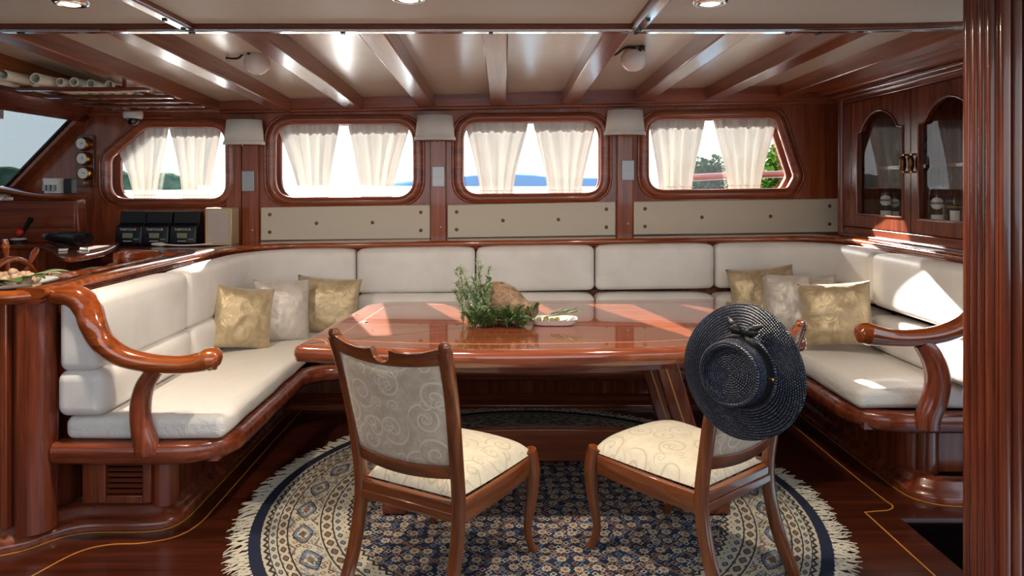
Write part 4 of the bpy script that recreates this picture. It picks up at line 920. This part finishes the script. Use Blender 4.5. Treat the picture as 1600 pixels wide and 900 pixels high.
def bottle(x, y, z, h_, r, style, lab):
    e = thing('bottle', lab, 'bottle', (x, y, z), group='bottles in the glazed cabinet')
    MB().lathe([(0, .003), (r*.9, 0), (r, .006), (r, h_*.52), (r*.92, h_*.60), (r*.45, h_*.72), (r*.33, h_*.80), (r*.33, h_*.94)], (x, y, z), 20).build('bottle_body', 'bottle_glass', e, 60)
    MB().lathe([(r*.40, h_*.86), (r*.40, h_), (0, h_)], (x, y, z), 14).build('cap', 'black', e, 60)
    # labels face the saloon (towards -x and the viewer)
    fa = math.atan2(-y, -x*.9); rz_ = fa+PI/2
    def patch(z0, z1, half, mat, nm, rr=1.012, rnd_=False):
        mb = MB(); n_ = 14; m_ = 12
        vs_ = []; 
        for j in range(m_+1):
            w2 = half*(math.sqrt(max(0, 1-(2*j/m_-1)**2)) if rnd_ else 1)
            for i in range(n_+1):
                a = fa+(2*i/n_-1)*w2; vs_.append(V(x+r*rr*math.cos(a), y+r*rr*math.sin(a), z+z0+(z1-z0)*j/m_))
        return mb.add(vs_, [(j*(n_+1)+i, j*(n_+1)+i+1, (j+1)*(n_+1)+i+1, (j+1)*(n_+1)+i) for j in range(m_) for i in range(n_)]).build(nm, mat, e, 60)
    dv = V(math.cos(fa), math.sin(fa), 0)
    if style == 'round':
        patch(h_*.26, h_*.48, .85, 'white_face', 'round_label', 1.012, True); patch(.015, h_*.16, .75, 'white_face', 'lower_label')
        patch(h_*.355, h_*.395, .82, 'ink_teal' if False else 'black', 'label_bar', 1.02)
        text('MARTINI', .013, V(x, y, z+h_*.375)+dv*(r*1.06), (PI/2, 0, rz_), 'white_face', e)
    else:
        patch(.012, h_*.28, .6, 'white_face', 'lower_label'); patch(h_*.30, h_*.40, 1.15, 'black', 'black_band', 1.015)
        text('PERNOD', .017, V(x, y, z+h_*.35)+dv*(r*1.05), (PI/2, 0, rz_), 'yellow', e)
    return e
bottle(2.46, 4.40, 1.1905, .31, .042, 'round', 'clear bottle with a round white label behind the left cabinet door')
bottle(2.57, 4.49, 1.1905, .26, .036, 'plain' if False else 'round', 'pale bottle just behind the round-label one, left cabinet door')
bottle(2.41, 3.80, 1.1905, .30, .040, 'round', 'bottle with a round white label behind the right cabinet door')
bottle(2.43, 3.68, 1.1905, .27, .038, 'band', 'bottle with black band and yellow lettering behind the right cabinet door')
for (x, y, lab) in ((2.50, 4.30, 'stemmed wine glass on the shelf behind the left cabinet door'), (2.58, 4.16, 'second stemmed wine glass deeper on the left cabinet shelf')):
    o = MB().lathe([(.030, 0), (.030, .002), (.004, .006), (.003, .075), (.02, .085), (.034, .11), (.036, .14), (.028, .175), (.027, .175), (.034, .14), (.032, .11), (.018, .088), (0, .082)], (x, y, 1.5205), 20).build('wine_glass', 'bottle_glass', None, 60)
    tag(o, lab, 'wine glass', 'wine glasses in the cabinet')

# ================================================================== HELM SIDE (left)
# counter and rounded bar front in the left foreground
ct = thing('bar_counter', 'dark mahogany bar front with rounded corner post, left foreground', 'counter', (-2.4, 2.8, 0))
MB().bb(-3.5, -1.89, 2.62, 2.66, .09, .955).build('front_panel', 'mahogany_z', ct)
MB().lathe([(.075, .06), (.075, .955)], (-1.835, 2.68, 0), 28).build('corner_post', 'mahogany_z', ct, 60)
MB().bb(-1.92, -1.895, 2.60, 2.622, .09, .955).build('panel_stile', 'mahogany_z', ct, bevel=.004)
MB().bb(-3.5, -1.87, 2.60, 3.02, .957, .982).build('counter_top', 'mahogany_x', ct, bevel=.008)
MB().tube([V(-3.5, 2.60, .972), V(-1.93, 2.60, .972)]+[V(-1.86+.0*a, 2.60+.0*a, .974) for a in (1,)]+[V(-1.80, 2.63, .978)], .028, 12).build('counter_edge', 'arm_wood', ct, 60)
# chart desk with fiddle rail
dk = thing('chart_desk', 'mahogany chart desk with a curved fiddle rail behind the left settee back', 'desk', (-2.4, 3.8, 0))
MB().bb(-2.38, -1.87, 3.03, 4.24, .90, .93).build('desk_top', 'mahogany_x', dk)
MB().bb(-2.38, -1.88, 4.20, 4.235, .1, .899).build('desk_front', 'mahogany_z', dk)
fp = smooth_path([G(48, 436, 1.0), G(70, 427, 1.0), G(120, 424, 1.0), G(180, 415, 1.0), G(228, 405, 1.0), G(248, 400, 1.0), G(252, 396, 1.0), G(240, 392.5, 1.0), G(212, 391.5, 1.0), G(188, 392.5, 1.0), G(180, 396, 1.0)], 6)
MB().sweep([V(p.x, p.y, .965) for p in fp], [(-.010, -.034), (.010, -.034), (.012, .03), (.008, .038), (-.008, .038), (-.012, .03)]).build('fiddle_rail', 'arm_wood', dk, 50)
MB().bb(-2.62, -1.90, 4.262, 4.88, .955, .985).build('side_shelf', 'mahogany_x', dk, bevel=.006)
o = MB().box((-2.17, 3.76, .9325), (.36, .34, .004), Matrix.Rotation(.1, 3, 'Z')).build('paper_chart', 'white_plastic', None); tag(o, 'white sheet of chart paper lying on the chart desk', 'paper')
o = MB().box((-2.20, 3.66, .9400), (.24, .05, .010), Matrix.Rotation(.02, 3, 'Z')).build('flat_case', 'black', None, bevel=.002); tag(o, 'flat narrow black case lying on the white chart paper', 'case')
# helm console
hc = thing('helm_console', 'mahogany helm console with curved front and upright instrument board', 'console', (-3.1, 4.4, 0))
edge = smooth_path([V(-3.52, 4.36, 0), V(-3.30, 4.38, 0), V(-3.08, 4.38, 0), V(-2.93, 4.30, 0), V(-2.70, 4.06, 0), V(-2.51, 3.82, 0), V(-2.40, 3.68, 0), V(-2.31, 3.63, 0), V(-2.285, 3.75, 0), V(-2.32, 3.98, 0), V(-2.42, 4.25, 0), V(-2.56, 4.55, 0)], 6)
poly = [V(p.x, p.y, .990) for p in edge]+[V(-3.52, 4.55, .990)]
MB().prism(poly, (0, 0, .030)).build('console_top', 'mahogany_x', hc, bevel=.010, seg=3)
MB().prism([V(-3.52, 4.42, .1), V(-2.96, 4.42, .1), V(-2.74, 4.18, .1), V(-2.60, 4.06, .1), V(-2.56, 4.22, .1), V(-2.66, 4.52, .1), V(-3.52, 4.52, .1)], (0, 0, .889)).build('console_body', 'mahogany_z', hc, 40)
MB().bb(-3.52, -2.86, 4.552, 4.60, 1.021, 1.30).build('instrument_board', 'mahogany_x', hc, bevel=.004)
MB().bb(-3.52, -2.862, 4.535, 4.551, 1.12, 1.135).build('board_bead', 'mahogany_x', hc, bevel=.004)
MB().prism([V(-2.858, 4.56, 1.0), V(-2.83, 4.56, 1.0), V(-2.855, 4.56, 1.33), V(-2.89, 4.56, 1.33)], (0, .10, 0)).build('end_board', 'mahogany_z', hc, bevel=.005)
cp = smooth_path([V(-3.55, 4.50, 1.40), V(-3.35, 4.52, 1.375), V(-3.12, 4.55, 1.335), V(-2.9, 4.58, 1.32), V(-2.83, 4.60, 1.32)], 6)
MB().sweep(cp, [(-.12, -.014), (.07, -.014), (.084, 0), (.07, .014), (-.12, .014)]).build('board_cap', 'arm_wood', hc, 50)
# steering wheel
sw = thing('steering_wheel', 'wooden spoked ship steering wheel at the left edge', 'steering wheel', (-2.47, 3.42, .82))
RX = Matrix.Rotation(PI/2, 3, 'Y')
cw = V(-2.47, 3.42, .82)
MB().tube([cw+V(0, .21*math.cos(a), .21*math.sin(a)) for a in [2*PI*i/40 for i in range(40)]], .018, 10, 1.0, (1, 0, 0), True).build('rim', 'arm_wood', sw, 60)
MB().lathe([(.0, -.03), (.04, -.03), (.05, 0), (.04, .03), (0, .03)], cw, 18, RX).build('hub', 'brass', sw, 60)
for i in range(8):
    a = PI/2+.12+2*PI*i/8; dv = V(0, math.cos(a), math.sin(a))
    MB().tube([cw+dv*.05, cw+dv*.12, cw+dv*.228, cw+dv*.245, cw+dv*.28, cw+dv*.315], [.010, .013, .010, .012, .019, .011], 10, 1.0, (1, 0, 0)).build('spoke', 'arm_wood', sw, 60)
# throttle lever
th = thing('throttle_lever', 'black throttle lever with a red knob on the helm console', 'lever', (-3.17, 4.46, 1.021))
b0 = V(-3.17, 4.46, 1.021)
MB().lathe([(.055, 0), (.05, .02), (.03, .03), (0, .032)], b0, 20).build('lever_base', 'black', th, 60); MB().lathe([(.045, .022), (.048, .028), (.03, .034), (0, .034)], b0+V(0, 0, .004), 20).build('lever_collar', 'white_plastic', th, 60)
MB().tube([b0+V(0, 0, .03), b0+V(.05, 0, .11), b0+V(.085, 0, .165)], [.012, .013, .018], 10).build('lever_arm', 'black', th, 60); MB().lathe([(0, -.024), (.018, -.016), (.024, 0), (.018, .016), (0, .024)], b0+V(.022, -.02, .075), 14).build('red_knob', 'red', th, 60)
# binoculars
bn = thing('binoculars', 'black binoculars lying on the helm console', 'binoculars', (-2.8, 4.3, 1.021))
a0, a1 = V(-2.96, 4.41, 1.07), V(-2.66, 4.27, 1.062)
for k, (dy, dz) in enumerate(((0, 0), (.07, .004))):
    p0, p1 = a0+V(.02*k, dy, dz), a1+V(.02*k, dy, dz); d = p1-p0
    MB().tube([p0, p0+d*.15, p0+d*.18, p0+d*.42, p0+d*.5, p0+d*.95, p0+d], [.019, .021, .026, .033, .034, .040, .037], 14).build('barrel', 'black', bn, 60)
    MB().tube([p1-d*.004, p1+d*.004], .033, 14).build('lens', 'black_gloss', bn, 60)
    MB().tube([p0-d*.02, p0+d*.08], .022, 12).build('eyecup', 'steel', bn, 60)
MB().tube([a0.lerp(a1, .3)+V(.01, .035, .02), a0.lerp(a1, .6)+V(.01, .035, .018)], .012, 8).build('bridge', 'black', bn, 60)
MB().tube(smooth_path([a0+V(.03, -.02, -.03), V(-2.80, 4.27, 1.028), V(-2.68, 4.16, 1.027), V(-2.60, 4.08, 1.027), V(-2.56, 4.12, 1.027)], 6), .006, 6).build('strap', 'black', bn, 60)
for i, (x, y, lab) in enumerate(((-2.57, 3.985, 'left of two small black and white pocket devices on the console'), (-2.47, 4.02, 'right of two small black and white pocket devices on the console'))):
    e = thing('pocket_device', lab, 'device', (x, y, 1.021), group='pocket devices on the console')
    mm = Matrix.Rotation(.5, 3, 'Z'); MB().box((x, y, 1.0275), (.045, .085, .012), mm).build('case', 'white_plastic', e, bevel=.003); MB().box((x, y+.01, 1.0355), (.036, .05, .003), mm).build('screen', 'black_gloss', e)
# plate of nuts on the counter
plt = thing('oval_plate', 'white plate with green leaves and pale nuts on the bar counter', 'plate', (-2.05, 2.78, .982))
MB().lathe([(.0, .003), (.09, .002), (.14, .012), (.165, .024), (.167, .027), (.14, .018), (.09, .009), (0, .008)], (-2.02, 2.80, .982), 40).build('plate_body', 'porcelain', plt, 60)
rnd = random.Random(3); cnt = 0
NP = []
for i in range(64):
    a, r = rnd.uniform(0, 2*PI), .11*math.sqrt(rnd.random()); z = 1.0+.048*(1-(r/.12)**2)*rnd.choice((.15, .55, 1.0)); NP.append((-2.045+r*math.cos(a), 2.80+r*math.sin(a), z))
nut0 = None
for (x, y, z) in NP:
    if nut0 is None:
        nut0 = MB().lathe([(0, -.016), (.010, -.012), (.0155, -.002), (.014, .008), (.007, .015), (0, .017)], (0, 0, 0), 10, None, lambda p, a: p*(1+.12*noise.noise(p*120))).build('nut', 'nut', None, 180); n_ = nut0
    else: n_ = nut0.copy(); col.objects.link(n_)
    n_.location = (x, y, z); n_.rotation_euler = (rnd.uniform(0, 3), rnd.uniform(0, 3), rnd.uniform(0, 3))
    tag(n_, 'pale shelled nut heaped on the plate at the left edge', 'nut', 'nuts heaped on the plate')
for (x, y, a, l, dz) in ((-1.90, 2.80, .3, .13, .012), (-1.89, 2.84, .75, .12, .014), (-1.96, 2.70, -.5, .15, .0), (-2.02, 2.68, -2.8, .14, .0), (-1.92, 2.76, -.1, .12, .006)):
    mb = MB(); n_ = 8; d = V(math.cos(a), math.sin(a), 0); s = V(-d.y, d.x, 0); vs_ = []
    for i in range(n_+1):
        t_ = i/n_; wd = .034*math.sin(PI*min(1, t_*.97+.03))**.7; p = V(x, y, 1.008+dz)+d*(l*(t_-.4))+V(0, 0, .02*math.sin(t_*2.6)); vs_ += [p+s*wd+V(0, 0, .006), p, p-s*wd+V(0, 0, .006)]
    mb.add(vs_, [(3*i, 3*i+1, 3*i+4, 3*i+3) for i in range(n_)]+[(3*i+1, 3*i+2, 3*i+5, 3*i+4) for i in range(n_)]).build('leaf', 'leaf_dark' if dz < .01 else 'leaf_pale', plt, 60, solid=.0015)
# three black chargers
for i, px in enumerate((209, 250, 293)):
    Y = 4.74; x = P(px, 350, Y).x; zf_ = .987+ZS(max(x, -1.78)); wd = .182
    zf_ = .9865 if x < -1.9 else zf_
    e = thing('display_unit', ['leftmost', 'middle', 'rightmost'][i]+' of three black electronic boxes with small display under the slanted window', 'device', (x, Y, zf_), group='black display boxes')
    prof = [V(x-wd/2, Y-.06, zf_), V(x-wd/2, Y-.075, zf_+.02), V(x-wd/2, Y-.065, zf_+.135), V(x-wd/2, Y-.02, zf_+.15), V(x-wd/2, Y-.005, zf_+.235), V(x-wd/2, Y+.05, zf_+.235), V(x-wd/2, Y+.05, zf_)]
    MB().prism(prof, (wd, 0, 0)).build('housing', 'device', e, bevel=.008)
    for k in range(5):
        t_ = .12+k*.19; p = V(x, Y-.02+.015*t_-.004, zf_+.15+.085*t_); MB().box(p, (wd*.9, .008, .006)).build('rib', 'black', e)
    fy = Y-.0735
    MB().box((x-.004, fy+.0015, zf_+.072), (.068, .006, .034)).build('display', 'lcd', e, bevel=.001)
    text('TURTCOUR', .021, V(x, fy+.003, zf_+.112), (PI/2+.0, 0, 0), 'ink_white', e); MB().box((x+.055, fy+.0008, zf_+.047), (.034, .003, .006)).build('teal_mark', 'ink_teal', e); MB().box((x-.005, fy-.0002, zf_+.034), (.058, .003, .004)).build('white_mark', 'ink_white', e)
MB()
e = thing('white_cable', 'white and grey cable lying in front of the black display boxes', 'cable', (-2.2, 4.62, .99))
MB().tube(smooth_path([V(-2.32, 4.64, 1.0), V(-2.18, 4.62, .995), V(-2.05, 4.63, 1.0), V(-1.92, 4.66, 1.01)], 6), .006, 6).build('cable_run', 'white_plastic', e, 60); MB().tube([V(-2.40, 4.66, 1.0), V(-2.33, 4.645, 1.0), V(-2.30, 4.64, 1.0)], [.008, .015, .008], 8).build('plug', 'white_plastic', e, 60)
# gold framed speaker
Y = 4.64; x0, x1 = P(320, 0, Y).x, P(362, 0, Y).x; z0 = .992
sp = thing('speaker_box', 'small pale gold speaker box with white perforated grille beside the black display boxes', 'speaker', ((x0+x1)/2, Y, z0))
MB().bb(x0, x1, Y, Y+.13, z0, z0+.255).build('cabinet_body', 'gold_box', sp, bevel=.005)
MB().bb(x0+.022, x1-.022, Y-.005, Y-.0005, z0+.022, z0+.233).build('grille', 'grey_grille', sp, bevel=.002)
mb = MB()
for r in range(15):
    for c in range(10):
        xx = x0+.033+(x1-x0-.066)*c/9+(.006 if r % 2 else -.002); zz = z0+.036+.184*r/14; mb.add([V(xx, Y-.0055, zz-.003), V(xx+.003, Y-.0055, zz), V(xx, Y-.0055, zz+.003), V(xx-.003, Y-.0055, zz)], [(0, 1, 2, 3)])
mb.build('perforations', 'bronze', sp, kind='stuff')
# instrument panel with three brass dials
q = P(135, 250, YW); ip = thing('gauge_board', 'narrow mahogany board with three brass dials left of the slanted window', 'gauges', (q.x, YW-.02, q.z-.19))
MB().bb(P(121, 0, YW).x, P(149, 0, YW).x, YW-.018, YW-.002, P(0, 292, YW).z, P(0, 211, YW).z).build('board', 'mahogany_z', ip, bevel=.003)
RXm = Matrix.Rotation(PI/2, 3, 'X')
for (px, py) in ((133, 225), (134, 248), (136, 271)):
    c = P(px, py, YW-.02); g = MB().lathe([(.050, 0), (.050, .006), (.046, .012), (.044, .050), (.040, .054), (.036, .047)], c, 24, RXm).build('dial', 'brass', ip, 60)
    MB().lathe([(.040, .0480), (0, .0482)], c, 24, RXm).build('dial_face', 'white_face', g); MB().box(c+V(.003, -.0495, .002), (.020, .001, .004), Matrix.Rotation(py*.5, 3, 'Y')).build('needle', 'black', g)
MB().bb(q.x-.012, q.x+.026, YW-.021, YW-.0185, P(0, 287, YW).z, P(0, 284.5, YW).z).build('brass_plate', 'brass', ip)
# white instrument box on the cap
q = P(84, 305, 4.63); e = thing('white_radio_box', 'small white and black instrument box with printed panel on the helm board', 'device', q)
MB().prism([q+V(-.065, 0, .012), q+V(.045, -.02, .012), q+V(.035, -.01, .115), q+V(-.085, .01, .115)], (.02, .05, 0)).build('case', 'white_plastic', e, bevel=.004); MB().bb(q.x+.072, q.x+.125, q.y-.01, q.y+.05, q.z+.012, q.z+.112).build('dark_side', 'black', e, bevel=.003)
for k in range(3): MB().bb(q.x-.055+k*.030, q.x-.033+k*.030, q.y-.0335+.004*k*0, q.y-.012, q.z+.03, q.z+.07).build('printed_panel', 'steel', e)
# dome camera
q = P(208, 183, 4.75); e = thing('dome_camera', 'small white dome security camera under the chart rack', 'camera', q)
MB().lathe([(.060, .04), (.064, .03), (.062, -.005), (.052, -.012), (.044, -.012)], q, 24).build('housing', 'white_plastic', e, 60); MB().lathe([(.046, -.010), (.044, -.028), (.030, -.048), (.012, -.056), (0, -.057)], q, 24).build('dome', 'black_gloss', e, 60)
MB().tube([q+V(.02, -.03, -.03), q+V(.022, -.046, -.038)], .012, 10).build('lens', 'steel', e, 60)
# chart rack with paper rolls
rk = thing('chart_rack', 'overhead mahogany slatted rack slung under the left ceiling beams', 'rack', (-2.3, 4.2, 1.9))
for (y, xa, xb) in ((3.65, -2.60, -1.90), (3.96, -2.66, -1.92), (4.17, -2.68, -1.925), (4.40, -2.70, -1.93), (4.66, -2.72, -1.94)):
    MB().box(((xa+xb)/2, y, 1.915), (xb-xa, .055, .018)).build('slat', 'mahogany_x', rk, bevel=.006)
for x in (-2.06, -2.57):
    MB().bb(x-.012, x+.012, 3.64, 4.70, 1.925, 1.935).build('bearer', 'mahogany_y', rk)
    for y in (3.70, 4.60): MB().bb(x-.008, x+.008, y, y+.016, 1.935, bz(0, x, y)-.001).build('hanger', 'mahogany_z', rk)
RL = ['at the far left end of the overhead rack', 'second from the left end of the overhead rack', 'third from the left on the overhead rack', 'fourth from the left on the overhead rack', 'fifth from the left on the overhead rack', 'third from the right on the overhead rack', 'second from the right on the overhead rack', 'at the far right end of the overhead rack']
for i, (x, y0, y1, r, z) in enumerate(((-2.63, 3.50, 4.60, .022, 1.949), (-2.535, 3.46, 4.55, .026, 1.962), (-2.47, 3.58, 4.72, .020, 1.946), (-2.415, 3.52, 4.6, .028, 1.954), (-2.34, 3.6, 4.75, .022, 1.948), (-2.28, 3.62, 4.70, .024, 1.950), (-2.215, 3.66, 4.76, .022, 1.948), (-2.15, 3.72, 4.80, .024, 1.950))):
    mb = MB(); n = 20
    ring_ = lambda rr, yy: [V(x+rr*math.cos(2*PI*j/n), yy, z+rr*math.sin(2*PI*j/n)) for j in range(n)]
    L4 = [ring_(r, y0), ring_(r, y1), ring_(r*.78, y1), ring_(r*.78, y0)]
    mb.add([p for l in L4 for p in l], [(a*n+j, a*n+(j+1) % n, ((a+1) % 4)*n+(j+1) % n, ((a+1) % 4)*n+j) for a in range(4) for j in range(n)])
    tag(mb.build('paper_roll', 'paper', None, 60), 'rolled cream paper chart '+RL[i], 'paper roll', 'rolled charts on the overhead rack')

# ================================================================== OUTSIDE
o = MB().add([V(-9000, -400, -1.3), V(9000, -400, -1.3), V(9000, 9000, -1.3), V(-9000, 9000, -1.3)], [(0, 1, 2, 3)]).build('sea', 'sea', None); tag(o, 'pale calm sea outside the windows', 'sea', kind='structure')
def ridge(name, px0, px1, dist, depth, hts, mat, lab, seed):
    n = 60; vs_ = []; rows = 6
    for j in range(rows+1):
        v = j/rows; env = math.sin(PI*v)
        for i in range(n+1):
            u = i/n; px = px0+(px1-px0)*u; k = u*(len(hts)-1); a = int(min(k, len(hts)-2)); hh = hts[a]+(hts[a+1]-hts[a])*(k-a)
            x = (px-CX)*dist/F; y = dist+depth*(v-.5)
            vs_.append(V(x, y, -1.4+env*(hh*dist/F)*(1+.12*noise.noise(Vector((u*14+seed, v*3, 0)))+.05*noise.noise(Vector((u*60+seed, v*9, 0))))))
    tag(MB().add(vs_, [(j*(n+1)+i, j*(n+1)+i+1, (j+1)*(n+1)+i+1, (j+1)*(n+1)+i) for j in range(rows) for i in range(n)]).build(name, mat, None, 180), lab, 'hill')
ridge('hill', 600, 1010, 2600, 110, [4, 9, 16, 18, 20, 18, 15, 14, 12, 8], 'hill_hazed', 'distant hill ridge tinted blue for haze, seen through the middle windows', 1)
ridge('wooded_shore', 150, 300, 420, 22, [22, 26, 30, 24, 26, 28, 22, 10], 'hill_green', 'dark green wooded shore seen through the leftmost window', 5)
ridge('wooded_headland', -240, 60, 300, 24, [46, 50, 48, 44, 40, 36], 'hill_green', 'green wooded headland seen through the helm windscreen', 9)
def tree(px, py_top, dist, wd, ht, mat, lab, seed):
    rnd = random.Random(seed); x = (px-CX)*dist/F; top = H-(py_top-HY)*dist/F; base = -1.3; e = thing('tree', lab, 'tree', (x, dist, base), group='trees on the shore')
    hh = top-base; MB().tube([V(x, dist, base), V(x+.2, dist, base+hh*.45), V(x, dist, base+hh*.8)], [.35, .25, .1], 8).build('trunk', 'stem', e, 60)
    mb = MB()
    blobs = [(V(x+rnd.uniform(-.35, .35)*wd, dist+rnd.uniform(-.3, .3)*wd, base+hh*rnd.uniform(.25, .85)), rnd.uniform(.18, .3)*wd) for _ in range(14)]
    for c, r in blobs:
        for _ in range(150):
            d = V(rnd.gauss(0, 1), rnd.gauss(0, 1), rnd.gauss(0, 1)).normalized(); p = c+d*r*rnd.uniform(.75, 1.02); leaf(mb, p, V(rnd.gauss(0, 1), rnd.gauss(0, 1), rnd.gauss(0, 1)), rnd.uniform(.5, 1.0), .5)
    mb.build('crown', mat, e, kind='stuff')
tree(1105, 244, 70, 6, 4, 'tree_dark', 'dark green tree in the gap between the rightmost window curtains', 2)
tree(1085, 256, 78, 5, 4, 'tree_dark', 'lower dark green tree left of the one in the rightmost curtain gap', 4)
tree(1222, 232, 60, 5.5, 4, 'tree_green', 'bright yellow green tree at the right edge of the rightmost window', 3)
tree(1195, 250, 66, 5, 4, 'tree_green', 'smaller yellow green tree behind the right curtain of the rightmost window', 6)
shr = thing('shore_bank', 'low green shore bank below the trees', 'bank', (30, 80, -1.3))
vs_ = []
for j in range(5):
    for i in range(31): vs_.append(V(18+22*i/30, 64+6*j, -1.35+1.5*math.sin(PI*j/4)*(math.sin(PI*min(1, i/30+.02))**.4)+.2*noise.noise(Vector((i*.6, j, 2)))))
MB().add(vs_, [(j*31+i, j*31+i+1, (j+1)*31+i+1, (j+1)*31+i) for j in range(4) for i in range(30)]).build('bank_ground', 'tree_dark', shr, 180)
sdk = tag(MB().bb(-4.5, 5.5, 5.07, 6.75, .82, .88).build('side_deck', 'hull', None), 'teak side deck outside the windows', 'deck', kind='structure')
br = thing('bulwark_rail', 'varnished red wooden deck rail outside the rightmost window', 'rail', (2.4, 6.4, .88))
MB().tube([P(1040, 280, 6.3), P(1150, 274, 6.4), P(1260, 271, 6.5), P(1330, 268, 6.55)], .035, 10, 1.6).build('rail_cap', 'rail_red', br, 60)
for px, py, Y in ((1046, 280, 6.31), (1305, 269, 6.53)):
    q = P(px, py, Y); MB().tube([V(q.x, q.y, .88), q], .018, 8).build('stanchion', 'steel', br, 60)
